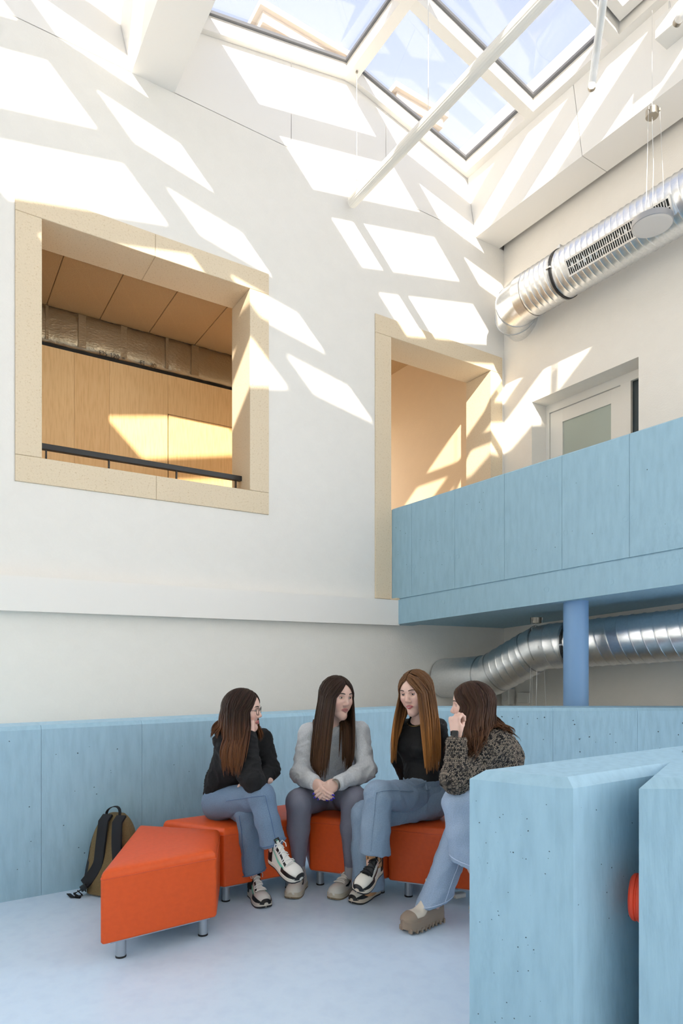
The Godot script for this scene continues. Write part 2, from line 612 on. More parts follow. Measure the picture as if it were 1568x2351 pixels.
func build_skylights() -> void:
	var n_end := STEP * 7.0 + 0.06
	# roof deck between and around the glazed bays, with splayed linings
	var deck := MB.new()
	wbox(deck, 5.607, CORNER + 0.5, 7.30, 7.75, -0.43, 11.2)
	wbox(deck, -8.2, -2.067, 7.30, 7.75, -0.43, 11.2)
	wbox(deck, 1.40, 2.137, 7.30, 7.60, -0.43, 11.2)
	wbox(deck, -2.1, 5.65, 7.30, 8.3, n_end, 11.2)
	struct("ceiling", deck, M.panel, "white roof deck around the glazed skylight bays", "ceiling")
	# long box beam against the right wall: two lengths with an open joint
	for seg in [[0.0, 1.541], [1.547, 11.0]]:
		var mb := MB.new()
		var n0: float = seg[0]
		var n1: float = seg[1]
		mb.hexa([W(5.745, TOP, n0), W(6.152, TOP, n0), W(6.152, TOP, n1), W(5.745, TOP, n1), W(5.607, 7.30, n0), W(6.152, 7.30, n0), W(6.152, 7.30, n1), W(5.607, 7.30, n1)])
		struct("trim_2" if n0 == 0.0 else "trim_3", mb, M.panel, "white box beam under the skylight eave, " + ("short length at the corner" if n0 == 0.0 else "long length past the black joint"), "beam")
	var gap := MB.new()
	wbox(gap, 5.80, 6.14, TOP + 0.02, 7.28, 1.541, 1.547)
	struct("trim_4", gap, M.dark_gap, "black joint line across the white box beam", "trim")
	# deep cross beam between the two bays
	var cb := MB.new()
	cb.hexa([W(1.569, TOP, 0.0), W(1.956, TOP, 0.0), W(1.956, TOP, 11.0), W(1.569, TOP, 11.0), W(1.40, 7.30, 0.0), W(2.137, 7.30, 0.0), W(2.137, 7.30, 11.0), W(1.40, 7.30, 11.0)])
	struct("trim_5", cb, M.panel, "deep white tapered beam between the two skylight bays", "beam")
	# upstand panels over the left wall, under the gable ends
	for bay in 2:
		var sr := 3.872 - 4.2 * bay
		var e0 := sr - HALF
		var cuts := [[1.93, 3.173], [3.180, 4.372], [4.379, 5.75]] if bay == 0 else [[-2.1, 0.40], [0.407, 1.62]]
		for cu in cuts:
			var mb := MB.new()
			var c0: float = cu[0]
			var c1: float = cu[1]
			var edges := [c0]
			if sr > c0 and sr < c1:
				edges.append(sr)
			edges.append(c1)
			for k in edges.size() - 1:
				var p0: float = edges[k]
				var p1: float = edges[k + 1]
				var t0 := RIDGE + 0.02 - absf(p0 - sr) * PITCH
				var t1 := RIDGE + 0.02 - absf(p1 - sr) * PITCH
				mb.hexa([W(p0, TOP + 0.012, -0.04), W(p1, TOP + 0.012, -0.04), W(p1, TOP + 0.012, -0.004), W(p0, TOP + 0.012, -0.004), W(p0, t0, -0.04), W(p1, t1, -0.04), W(p1, t1, -0.004), W(p0, t0, -0.004)])
			var o := struct("wall_upstand", mb, M.panel, "white lining panel above the left wall below the glazed gable", "panel")
			o.set_meta("group", "white upstand panels")
	# glazed bays
	for bay in 2:
		var sr := 3.872 - 4.2 * bay
		var sk := thing("skylight", "gabled glass skylight with white frame " + ("over the doorway" if bay == 0 else "beyond the deep white beam"), "skylight", W(sr, RIDGE, 3.5), "", "structure")
		var dpt := 0.17
		var rw := 0.055
		var rid := MB.new()
		rid.hexa([W(sr - 0.06, RIDGE - 0.012, 0), W(sr + 0.06, RIDGE - 0.012, 0), W(sr + 0.06, RIDGE - 0.012, n_end), W(sr - 0.06, RIDGE - 0.012, n_end), W(sr - 0.06, RIDGE + dpt + 0.03, 0), W(sr + 0.06, RIDGE + dpt + 0.03, 0), W(sr + 0.06, RIDGE + dpt + 0.03, n_end), W(sr - 0.06, RIDGE + dpt + 0.03, n_end)])
		part(sk, "ridge_beam", rid, M.frame)
		for side in [-1.0, 1.0]:
			var at := func(q: float, up: float, nn: float) -> Vector3: return W(sr + side * q, RIDGE - q * PITCH + up, nn)
			var ev := MB.new()
			ev.hexa([at.call(HALF - 0.075, 0, 0), at.call(HALF, 0, 0), at.call(HALF, 0, n_end), at.call(HALF - 0.075, 0, n_end), at.call(HALF - 0.075, dpt, 0), at.call(HALF, dpt, 0), at.call(HALF, dpt, n_end), at.call(HALF - 0.075, dpt, n_end)])
			part(sk, "eave_beam", ev, M.frame)
			for k in 8:
				var nc := STEP * k
				var na := 0.0 if k == 0 else nc - rw
				var nb := nc + rw
				var rf := MB.new()
				rf.hexa([at.call(0.06, 0, na), at.call(HALF - 0.075, 0, na), at.call(HALF - 0.075, 0, nb), at.call(0.06, 0, nb), at.call(0.06, dpt, na), at.call(HALF - 0.075, dpt, na), at.call(HALF - 0.075, dpt, nb), at.call(0.06, dpt, nb)])
				part(sk, "rafter", rf, M.frame)
			for k in 7:
				var na := STEP * k + rw
				var nb := STEP * (k + 1) - rw
				var qa := 0.06
				var qb := HALF - 0.075
				var g := MB.new()
				for e in [[qa, qb, na, na + 0.03], [qa, qb, nb - 0.03, nb], [qa, qa + 0.03, na + 0.03, nb - 0.03], [qb - 0.03, qb, na + 0.03, nb - 0.03]]:
					g.hexa([at.call(e[0], dpt - 0.028, e[2]), at.call(e[1], dpt - 0.028, e[2]), at.call(e[1], dpt - 0.028, e[3]), at.call(e[0], dpt - 0.028, e[3]), at.call(e[0], dpt, e[2]), at.call(e[1], dpt, e[2]), at.call(e[1], dpt, e[3]), at.call(e[0], dpt, e[3])])
				part(sk, "gasket", g, M.gasket)
				var p := MB.new()
				p.hexa([at.call(qa, dpt, na), at.call(qb, dpt, na), at.call(qb, dpt, nb), at.call(qa, dpt, nb), at.call(qa, dpt + 0.012, na), at.call(qb, dpt + 0.012, na), at.call(qb, dpt + 0.012, nb), at.call(qa, dpt + 0.012, nb)])
				part(sk, "pane", p, M.roof_glass)
			if side > 0 and bay == 0:
				# hinged sash in the third field
				var sa := MB.new()
				var na := STEP * 2 + rw + 0.03
				var nb := STEP * 3 - rw - 0.03
				var qb := HALF - 0.075 - 0.03
				for e in [[0.1, qb, na, na + 0.09], [0.1, qb, nb - 0.09, nb], [0.1, 0.19, na + 0.09, nb - 0.09], [qb - 0.09, qb, na + 0.09, nb - 0.09]]:
					sa.hexa([at.call(e[0], 0.075, e[2]), at.call(e[1], 0.075, e[2]), at.call(e[1], 0.075, e[3]), at.call(e[0], 0.075, e[3]), at.call(e[0], dpt, e[2]), at.call(e[1], dpt, e[2]), at.call(e[1], dpt, e[3]), at.call(e[0], dpt, e[3])])
				part(sk, "sash", sa, M.frame)
		# closing gable glass behind the last rafter and in the first
	# neighbouring old building seen through the glass
	for b in [[3.70, 4.85, -1.6, 9.60], [5.80, 6.42, -1.6, 9.58]]:
		var t := thing("neighbouring_building", "cream rendered building top with projecting cornice, " + ("wider one" if b[0] < 4.0 else "narrower one") + " seen through the skylight", "building", W((b[0] + b[1]) / 2, 7.0, b[2] - 1.0))
		var mb := MB.new()
		wbox(mb, b[0], b[1], 6.0, b[3] - 0.22, b[2] - 2.0, b[2])
		part(t, "wall", mb, M.render_ext)
		mb = MB.new()
		wbox(mb, b[0] - 0.12, b[1] + 0.12, b[3] - 0.22, b[3] - 0.08, b[2] - 2.1, b[2] + 0.1)
		wbox(mb, b[0] - 0.18, b[1] + 0.18, b[3] - 0.08, b[3], b[2] - 2.2, b[2] + 0.16)
		part(t, "cornice", mb, M.render_ext)

# ------------------------------------------------------------------ window, doorway, door
func build_openings() -> void:
	var bs := wbasis()
	var blocks := func(t: Node3D, list: Array):
		for b in list:
			var mb := MB.new()
			mb.cbox(W((b[0] + b[1]) / 2, (b[2] + b[3]) / 2, (0.014 - 0.43) / 2), bs, Vector3(b[1] - b[0] - 0.002, b[3] - b[2] - 0.002, 0.444), 0.004)
			part(t, "stone_block", mb, M.stone)
	var wf := thing("window_1", "wide opening framed in pale limestone blocks with a black handrail", "window frame", W(1.777, 2.868, 0), "", "structure")
	blocks.call(wf, [[0.637, 1.779, 5.063, 5.27], [1.779, 2.917, 5.063, 5.27], [0.637, 0.838, 3.085, 5.063], [2.708, 2.917, 3.085, 5.063], [0.637, 1.787, 2.868, 3.085], [1.787, 2.917, 2.868, 3.085]])
	var df := thing("door_1", "tall doorway framed in pale limestone at the far end of the ramp", "door frame", W(5.2, 2.105, 0), "", "structure")
	blocks.call(df, [[4.22, 6.198, 5.047, 5.255], [4.22, 4.44, 2.105, 5.047], [5.991, 6.198, 2.105, 5.047]])
	var th := MB.new()
	th.cbox(W(4.475, 2.10, 0.062), bs, Vector3(0.075, 0.024, 0.10), 0.003)
	part(df, "threshold_stone", th, M.stone)
	# corridor behind the wide opening
	var mb := MB.new()
	wbox(mb, -0.6, 4.3, 2.0, 2.1, -1.75, -0.43)
	struct("floor_corridor", mb, M.wood, "timber floor of the corridor behind the stone window", "floor")
	mb = MB.new()
	wbox(mb, -0.6, 4.3, 5.24, 5.34, -1.75, -0.43)
	wbox(mb, -0.6, -0.5, 2.1, 5.24, -1.75, -0.43)
	wbox(mb, 4.2, 4.3, 2.1, 5.24, -1.75, -0.43)
	wbox(mb, -0.6, 3.4, 2.0, 5.34, -1.85, -1.75)
	wbox(mb, 4.18, 4.3, 2.0, 5.34, -1.85, -1.75)
	wbox(mb, 3.4, 4.18, 2.0, 2.7, -1.85, -1.75)
	wbox(mb, 3.4, 4.18, 4.6, 5.34, -1.85, -1.75)
	struct("wall_corridor", mb, M.cream, "plain enclosing walls of the corridor behind the stone window", "wall")
	# veneer wall boards
	var vw := thing("wall_veneer", "honey coloured timber veneer wall behind the stone window", "wall", W(2.0, 2.1, -1.45), "", "structure")
	var cuts := [-0.5, 0.35, 1.0, 1.36, 1.72, 2.361]
	for k in cuts.size() - 1:
		mb = MB.new()
		mb.cbox(W((cuts[k] + cuts[k + 1]) / 2, (2.1 + 4.672) / 2, -1.462), bs, Vector3(cuts[k + 1] - cuts[k] - 0.0015, 4.672 - 2.1, 0.024), 0.001)
		part(vw, "veneer_board", mb, M.wood_dark if k % 2 == 1 else M.wood)
	mb = MB.new()
	mb.cbox(W((2.361 + 3.335) / 2, (4.228 + 4.672) / 2, -1.462), bs, Vector3(3.335 - 2.361 - 0.0015, 4.672 - 4.228, 0.024), 0.001)
	part(vw, "veneer_board", mb, M.wood)
	mb = MB.new()
	mb.cbox(W((2.367 + 3.33) / 2, (2.1 + 4.222) / 2, -1.462), bs, Vector3(0.955, 4.222 - 2.1, 0.024), 0.001)
	part(vw, "flush_door", mb, M.wood_dark)
	mb = MB.new()
	wbox(mb, -0.5, 3.335, 4.672, 4.76, -1.75, -1.47)
	part(vw, "black_head_strip", mb, M.black)
	mb = MB.new()
	wbox(mb, -0.5, 3.335, 4.76, 5.1, -1.75, -1.58)
	part(vw, "head_board", mb, M.wool)
	# wood-wool tiles
	var ct := thing("ceiling_corridor", "brown wood-wool tiles on the corridor ceiling", "ceiling", W(2.0, 5.095, -1.0), "", "structure")
	for k in 9:
		var a := -0.5 + 0.53 * k
		mb = MB.new()
		mb.cbox(W(a + 0.265, 5.11, -0.95), bs, Vector3(0.524, 0.03, 1.03), 0.004)
		part(ct, "ceiling_tile", mb, M.wool)
	# insulated duct
	var du := thing("insulated_duct", "duct wrapped in crinkled foil insulation above the timber wall", "duct", W(2.0, 4.6, -1.3))
	mb = MB.new()
	var rows := []
	var rng := RandomNumberGenerator.new()
	rng.seed = 9
	for k in 60:
		var s := -0.48 + 3.80 * k / 59.0
		var ring := PackedVector3Array()
		var pinch := 0.006 * sin(s * 21.0) + rng.randf_range(-0.004, 0.004)
		for j in 20:
			var a := TAU * j / 20.0
			var ca := cos(a)
			var sa := sin(a)
			var q := pow(pow(absf(ca), 9.0) + pow(absf(sa), 9.0), -1.0 / 9.0)
			ring.append(W(s, 4.902 + sa * q * (0.186 + pinch * 0.5 + rng.randf_range(-0.003, 0.003)), -1.50 + ca * q * (0.07 + pinch)))
		rows.append(ring)
	mb.sheet(rows, true, false)
	part(du, "foil_wrap", mb, M.foil)
	for k in 8:
		var s := 0.2 + 0.42 * k + 0.05 * sin(k * 4.0)
		mb = MB.new()
		mb.cbox(W(s, 4.902, -1.4245), bs, Vector3(0.06 + 0.03 * sin(k * 2.3), 0.35, 0.004), 0.001)
		part(du, "foil_tape", mb, M.foil)
	for e in [["EIS", 1.645], ["120", 1.765], ["=", 1.86], ["EI", 2.065], ["30", 2.185]]:
		letters(du, "print", e[0], W(e[1], 4.722, -1.419), bs, 0.045, M.black)
	# handrail in the opening
	var hr := thing("handrail", "flat black handrail across the stone window on slim posts", "handrail", W(1.77, 3.085, -0.2))
	mb = MB.new()
	mb.cbox(W(1.77, 3.243, -0.2), bs, Vector3(1.876, 0.05, 0.05), 0.004)
	part(hr, "rail", mb, M.rail)
	for s in [0.9, 1.421, 2.043, 2.65]:
		mb = MB.new()
		mb.cbox(W(s, 3.15, -0.2), bs, Vector3(0.012, 0.14, 0.03), 0.002)
		part(hr, "post", mb, M.rail)
	# passage behind the doorway
	mb = MB.new()
	wbox(mb, 4.3, 6.6, 1.98, 2.08, -3.4, -0.43)
	struct("floor_passage", mb, M.low_floor, "grey floor of the passage behind the stone doorway", "floor")
	mb = MB.new()
	wbox(mb, 6.16, 6.4, 2.08, 5.9, -3.4, -0.43)
	wbox(mb, 4.31, 4.4, 2.08, 5.9, -3.4, -0.43)
	wbox(mb, 4.3, 4.5, 2.08, 5.9, -3.6, -3.4)
	wbox(mb, 6.1, 6.6, 2.08, 5.9, -3.6, -3.4)
	wbox(mb, 4.5, 6.1, 2.08, 2.4, -3.6, -3.4)
	wbox(mb, 4.5, 6.1, 5.2, 5.9, -3.6, -3.4)
	struct("wall_passage", mb, M.tan, "plain tan wall of the passage behind the stone doorway", "wall")
	mb = MB.new()
	wbox(mb, 4.3, 6.6, 5.87, 5.97, -3.5, -0.43)
	struct("ceiling_passage", mb, M.wool, "brown ceiling of the passage behind the stone doorway", "ceiling")
	# white door in the niche
	var dr := thing("door_2", "white door with frosted glass and side light in the cream wall", "door", W(6.5, 2.12, 1.1), "", "structure")
	var d0 := CORNER + 0.255
	var slab := func(called: String, n0: float, n1: float, h0: float, h1: float, q0: float, q1: float, m: Material):
		var b := MB.new()
		b.cbox(W(d0 + (q0 + q1) / 2, (h0 + h1) / 2, (n0 + n1) / 2), bs, Vector3(q1 - q0, h1 - h0, n1 - n0), 0.0006)
		return part(dr, called, b, m)
	slab.call("door_frame", 0.452, 0.50, 2.12, 4.555, 0.0, 0.08, M.frame)
	slab.call("door_frame", 0.50, 1.858, 4.46, 4.555, 0.0, 0.08, M.frame)
	slab.call("door_frame", 1.475, 1.60, 2.12, 4.46, 0.0, 0.08, M.frame)
	slab.call("door_leaf", 0.505, 0.685, 2.14, 4.455, 0.018, 0.07, M.frame)
	slab.call("door_leaf", 1.345, 1.47, 2.14, 4.455, 0.018, 0.07, M.frame)
	slab.call("door_leaf", 0.685, 1.345, 4.30, 4.455, 0.018, 0.07, M.frame)
	slab.call("door_leaf", 0.685, 1.345, 2.14, 2.6, 0.018, 0.07, M.frame)
	slab.call("frosted_pane", 0.685, 1.345, 2.6, 4.30, 0.035, 0.05, M.frosted)
	slab.call("side_light", 1.60, 1.858, 2.12, 4.46, 0.035, 0.05, M.dark_glass)

func letters(parent: Node3D, called: String, text: String, at: Vector3, bs: Basis, size: float, m: Material) -> void:
	var f := SystemFont.new()
	f.font_names = PackedStringArray(["Droid Sans"])
	var tm := TextMesh.new()
	tm.text = text
	tm.font = f
	tm.font_size = 32
	tm.pixel_size = size / 23.0
	tm.depth = 0.001
	var o := MeshInstance3D.new()
	o.name = called
	o.mesh = tm
	o.material_override = m
	o.transform = Transform3D(bs, at - parent.position)
	parent.add_child(o, true)

# ------------------------------------------------------------------ ramp
const RX := 0.5635
const RZ := 7.3696

func ramp_pt(t: float, inward: float, h: float) -> Vector3:   # h above the soffit line at the wall; follows the slope
	var dx := 0.67448
	var dz := -0.73829
	return G(RX + dx * t - dz * inward, h + 0.06136 * t, RZ + dz * t + dx * inward)

func ramp_hexa(mb: MB, t0: float, t1: float, a: float, b: float, h0: float, h1: float) -> void:
	mb.hexa([ramp_pt(t0, a, h0), ramp_pt(t1, a, h0), ramp_pt(t1, b, h0), ramp_pt(t0, b, h0), ramp_pt(t0, a, h1), ramp_pt(t1, a, h1), ramp_pt(t1, b, h1), ramp_pt(t0, b, h1)])

func build_ramp() -> void:
	var rp := thing("ramp", "raised blue concrete ramp with solid parapet leading to the stone doorway", "ramp", ramp_pt(2, 0.2, 1.75), "", "structure")
	var soff := 1.815
	var grv := 2.085
	var topp := 3.12
	var joints := [0.0, 0.299, 0.886, 1.479, 2.076, 2.678, 3.27, 3.87, 4.6]
	var rng := RandomNumberGenerator.new()
	rng.seed = 4
	for k in joints.size() - 1:
		var a: float = joints[k] + (0.0 if k == 0 else 0.0014)
		var b: float = joints[k + 1] - 0.0014
		var mb := MB.new()
		ramp_hexa(mb, a, b, 0.0, 0.18, grv + 0.014, topp - 0.012)
		# bevelled top
		mb.hexa([ramp_pt(a, 0, topp - 0.012), ramp_pt(b, 0, topp - 0.012), ramp_pt(b, 0.18, topp - 0.012), ramp_pt(a, 0.18, topp - 0.012), ramp_pt(a, 0.012, topp), ramp_pt(b, 0.012, topp), ramp_pt(b, 0.168, topp), ramp_pt(a, 0.168, topp)])
		var pn := part(rp, "parapet_panel", mb, M.concrete)
		# pores
		var n_p: int = [7, 11, 6, 5, 5, 5, 4, 3][k]
		var po := MB.new()
		for j in n_p:
			pit(po, ramp_pt(rng.randf_range(a + 0.05, b - 0.05), -0.0006, rng.randf_range(grv + 0.15, topp - 0.1)), (ramp_pt(0, -1, 0) - ramp_pt(0, 0, 0)).normalized(), rng.randf_range(0.0015, 0.005))
		var pm := part(pn, "pores", po, M.pore)
		pm.set_meta("kind", "stuff")
	# tie-hole rings either side of each joint
	var out := (ramp_pt(0, -1, 0) - ramp_pt(0, 0, 0)).normalized()
	for k in range(1, 6):
		for e in [-0.035, 0.035]:
			ring_mark(rp, ramp_pt(joints[k] + e, 0, 2.42 + 0.0 * k), out, 0.023)
	var sl := MB.new()
	ramp_hexa(sl, 0.0, 4.6, -0.006, 0.30, soff, grv)
	part(rp, "edge_beam", sl, M.concrete)
	for k in 7:
		ring_mark(rp, ramp_pt(0.14 + 0.596 * k, -0.006, 2.0 - 0.02 * k), out, 0.026)
	# deck between the edge beam and the right wall
	sl = MB.new()
	var q0 := ramp_pt(0.0, 0.30, 0)
	for lv in 1:
		var c0 := W(CORNER, 0, 0.0)
		var c1 := W(CORNER, 0, 4.4)
		var p1 := ramp_pt(4.6, 0.30, 0)
		var hb := 1.83
		var ht := 2.10
		sl.hexa([Vector3(q0.x, hb, q0.z), Vector3(p1.x, hb + 0.282, p1.z), Vector3(c1.x, hb + 0.27, c1.z), Vector3(c0.x, hb, c0.z), Vector3(q0.x, ht, q0.z), Vector3(p1.x, ht + 0.282, p1.z), Vector3(c1.x, ht + 0.27, c1.z), Vector3(c0.x, ht, c0.z)])
	part(rp, "deck", sl, M.concrete)
	# recessed joint under the parapet
	sl = MB.new()
	ramp_hexa(sl, 0.0, 4.6, 0.012, 0.17, grv, grv + 0.014)
	part(rp, "shadow_joint", sl, M.concrete)
	# column
	var cp := ramp_pt(2.108, 0.19, 0)
	var co := MB.new()
	co.lathe(Vector3(cp.x, -1.5, cp.z), Vector3.UP, [Vector2(0.1095, 0.0), Vector2(0.1095, 1.5 + 1.955)], 40)
	struct("column", co, M.column, "round blue steel column carrying the ramp", "column")

func pit(mb: MB, at: Vector3, out: Vector3, r: float) -> void:
	var x := out.cross(Vector3.UP).normalized()
	if x == Vector3.ZERO:
		x = Vector3.RIGHT
	var y := out.cross(x)
	var pts := []
	for j in 6:
		var a := TAU * j / 6.0
		pts.append(at + x * cos(a) * r + y * sin(a) * r * (0.8 + 0.25 * sin(a * 2.0 + at.x * 40.0)) + out * 0.0012)
	mb.face(pts, out)

func ring_mark(parent: Node3D, at: Vector3, out: Vector3, r: float) -> void:
	var mb := MB.new()
	mb.lathe(at, out, [Vector2(r, -0.002), Vector2(r, 0.0016), Vector2(r - 0.003, 0.0016), Vector2(r - 0.003, -0.002)], 20)
	part(parent, "tie_hole_ring", mb, M.concrete)

# ------------------------------------------------------------------ parapets
func build_parapets() -> void:
	var bev := 0.024
	var topp := 1.02
	var rng := RandomNumberGenerator.new()
	rng.seed = 12
	var V := func(p: Vector3) -> Vector2: return Vector2(p.x, p.z)
	# along the left wall: formwork panels
	var ni := 1.62
	var no := 1.36
	var ks := 3.372
	var pl := thing("wall_parapet_long", "long blue concrete parapet behind the backpack and benches", "parapet", W(1.4, 0, 1.5), "", "structure")
	var cuts := [-8.0, -3.6, -1.2, 0.0, 0.605, 1.205, 2.41, ks]
	for k in cuts.size() - 1:
		var a: float = cuts[k] + 0.0008
		var b: float = cuts[k + 1] - (0.0008 if k < cuts.size() - 2 else 0.0)
		var mb := MB.new()
		var poly := [V.call(W(a, 0, no)), V.call(W(b, 0, no)), V.call(W(b, 0, ni)), V.call(W(a, 0, ni))]
		slab_block(mb, poly, -0.3, topp, bev, [false, false, true, false] )
		var pn := part(pl, "concrete_panel", mb, M.concrete)
		var po := MB.new()
		for j in 14:
			pit(po, W(rng.randf_range(a + 0.05, b - 0.05), rng.randf_range(0.1, 0.95), ni + 0.0005), W(0, 0, 1) - W(0, 0, 0), rng.randf_range(0.002, 0.005))
		var pm := part(pn, "pores", po, M.pore)
		pm.set_meta("kind", "stuff")
	ring_mark(pl, W(0.335, 0.29, ni), (W(0, 0, 1) - W(0, 0, 0)), 0.022)
	# across, towards the ramp
	var c := W(ks, 0, ni)
	var o := W(ks, 0, no)
	var pr := thing("wall_parapet_cross", "blue concrete parapet running in front of the round column", "parapet", Vector3(1.8, 0, c.z), "", "structure")
	var xs := [c.x, 1.06, 1.75, 2.45, 3.4]
	var back := c.z - 0.26
	for k in xs.size() - 1:
		var a: float = xs[k] + (0.0 if k == 0 else 0.0008)
		var b: float = xs[k + 1] - 0.0008
		var mb := MB.new()
		var poly := [Vector2(a if k > 0 else o.x, back if k > 0 else o.z), Vector2(b, back), Vector2(b, c.z), Vector2(a, c.z)]
		slab_block(mb, poly, -0.3, topp, bev, [false, false, true, false])
		var pn := part(pr, "concrete_panel", mb, M.concrete)
		var po := MB.new()
		for j in 9:
			pit(po, Vector3(rng.randf_range(a + 0.05, b - 0.05), rng.randf_range(0.6, 0.95), c.z + 0.0005), Vector3(0, 0, 1), rng.randf_range(0.003, 0.008))
		var pm := part(pn, "pores", po, M.pore)
		pm.set_meta("kind", "stuff")
	# near parapet end, and the one meeting it
	var pe := thing("wall_parapet_end", "blue concrete parapet end with chamfered edges beside the person in the knitted cardigan", "parapet", G(1.0, 0, 2.4), "", "structure")
	var P1 := Vector2(0.4516, -2.31)
	var P2 := Vector2(0.699, -2.141)
	var P3 := Vector2(0.756, -2.137)
	var S2 := Vector2(SX, -SZ)
	var mb := MB.new()
	slab_block(mb, [P1, P2, P3, P3 + S2 * 1.9, P1 + S2 * 2.2], -0.3, topp, 0.032, [true, true, true, false, true])
	var pn := part(pe, "concrete_body", mb, M.concrete)
	var po := MB.new()
	var fo := Vector3(P2.y - P1.y, 0, -(P2.x - P1.x)).normalized()
	if fo.z < 0:
		fo = -fo
	for j in 52:
		var q := P1.lerp(P2, rng.randf_range(0.06, 0.94))
		pit(po, Vector3(q.x, rng.randf_range(0.05, 0.95), q.y) + fo * 0.0006, fo, rng.randf_range(0.0008, 0.0028))
	var ro := Vector3(S2.y, 0, -S2.x)
	if ro.z < 0:
		ro = -ro
	for j in 14:
		var q := P3 + S2 * rng.randf_range(0.02, 0.4)
		pit(po, Vector3(q.x, rng.randf_range(0.4, 0.93), q.y) + ro * 0.0006, ro, rng.randf_range(0.001, 0.003))
	var pm := part(pn, "pores", po, M.pore)
	pm.set_meta("kind", "stuff")
	var pe2 := thing("wall_parapet_corner", "blue concrete parapet corner meeting the chamfered parapet end in a narrow cleft", "parapet", G(1.3, 0, 2.3), "", "structure")
	var Q1 := Vector2(0.966, -2.128)
	var dirq := Vector2(0.56, -0.829)
	mb = MB.new()
	slab_block(mb, [Q1, Vector2(2.2, -2.11), Q1 + dirq * 1.5 + Vector2(1.0, 0.3), Q1 + dirq * 1.5], -0.3, topp, 0.032, [true, true, false, true])
	part(pe2, "concrete_body", mb, M.concrete)
	# orange round buffer in the cleft
	var bo := Vector3(-0.829, 0, -0.56)
	var bp := Vector3(Q1.x, 0.604, Q1.y) + Vector3(dirq.x, 0, dirq.y) * 0.095
	var bu := thing("wall_buffer", "round orange rubber buffer in the cleft between two parapets", "buffer", Vector3(bp.x, 0.525, bp.z))
	var bm := MB.new()
	bm.lathe(bp, bo, [Vector2(0.078, 0.0), Vector2(0.080, 0.004), Vector2(0.080, 0.013), Vector2(0.076, 0.016), Vector2(0.076, 0.019), Vector2(0.079, 0.022), Vector2(0.077, 0.032), Vector2(0.068, 0.039), Vector2(0.0, 0.041)], 36)
	part(bu, "disc", bm, mat(Color(0.86, 0.25, 0.11), 0.5))

# convex plan block whose top edge is chamfered only where asked (edge k runs from point k to k+1)
func slab_block(mb: MB, poly: Array, y0: float, y1: float, bev: float, cham: Array) -> void:
	var k := poly.size()
	var m := Vector2.ZERO
	for p in poly:
		m += p
	m /= k
	# inset the chamfered edges only
	var tops := []
	for j in k:
		var jp := (j + k - 1) % k
		var b: Vector2 = poly[j]
		var d1: Vector2 = (b - poly[jp]).normalized()
		var d2: Vector2 = (poly[(j + 1) % k] - b).normalized()
		var n1 := d1.orthogonal()
		if n1.dot(m - b) < 0:
			n1 = -n1
		var n2 := d2.orthogonal()
		if n2.dot(m - b) < 0:
			n2 = -n2
		var o1 := bev if cham[jp] else 0.0
		var o2 := bev if cham[j] else 0.0
		# lines b+n1*o1 along d1 and b+n2*o2 along d2
		var q = Geometry2D.line_intersects_line(b + n1 * o1, d1, b + n2 * o2, d2)
		tops.append(q if q != null else b + n1 * o1)
	var r0 := []
	var r1 := []
	var r2 := []
	for j in k:
		r0.append(Vector3(poly[j].x, y0, poly[j].y))
		r1.append(Vector3(poly[j].x, y1 - bev, poly[j].y))
		r2.append(Vector3(tops[j].x, y1, tops[j].y))
	for j in k:
		var j2 := (j + 1) % k
		var o := Vector3((poly[j].x + poly[j2].x) / 2 - m.x, 0, (poly[j].y + poly[j2].y) / 2 - m.y)
		mb.face([r0[j], r0[j2], r1[j2], r1[j]], o)
		mb.face([r1[j], r1[j2], r2[j2], r2[j]], o + Vector3.UP * o.length() * (1.0 if cham[j] else 0.0))
	mb.face(r2, Vector3.UP)
	mb.face(r0, Vector3.DOWN)

# ------------------------------------------------------------------ ducts, lamps, small fittings
# spiral-seam duct along a poly-line of centres; ribs every pitch
func spiral(mb: MB, a: Vector3, b: Vector3, r: float, pitch := 0.11, sides := 40) -> void:
	var d := (b - a).normalized()
	var x := d.cross(Vector3.UP).normalized()
	var y := d.cross(x)
	var len := a.distance_to(b)
	var rows := []
	var zs := [Vector2(0, 0)]
	var k0 := 0.5
	while k0 * pitch < len - 0.01:
		for e in [[-0.009, 0.0], [-0.0035, 0.0055], [0.0035, 0.0055], [0.009, 0.0]]:
			zs.append(Vector2(k0 * pitch + e[0], e[1]))
		k0 += 1.0
	zs.append(Vector2(len, 0))
	for q in zs:
		var ring := PackedVector3Array()
		for j in sides:
			var an := TAU * j / sides
			# the seam winds: each ring leans by one pitch over the turn's half
			var lean := 0.5 * pitch * sin(an) * clampf(minf(q.x, len - q.x) / pitch, 0.0, 1.0)
			ring.append(a + d * (q.x + lean) + (x * cos(an) + y * sin(an)) * (r + q.y))
		rows.append(ring)
	mb.sheet(rows, true, false)

func collar(mb: MB, at: Vector3, axis: Vector3, r: float, w: float, t := 0.006) -> void:
	mb.lathe(at, axis, [Vector2(r - 0.002, -w / 2), Vector2(r + t, -w / 2), Vector2(r + t, w / 2), Vector2(r - 0.002, w / 2)], 40)

func smooth_pipe(mb: MB, path: Array, r: float, sides := 40) -> void:
	mb.tube(path, r, sides, false)

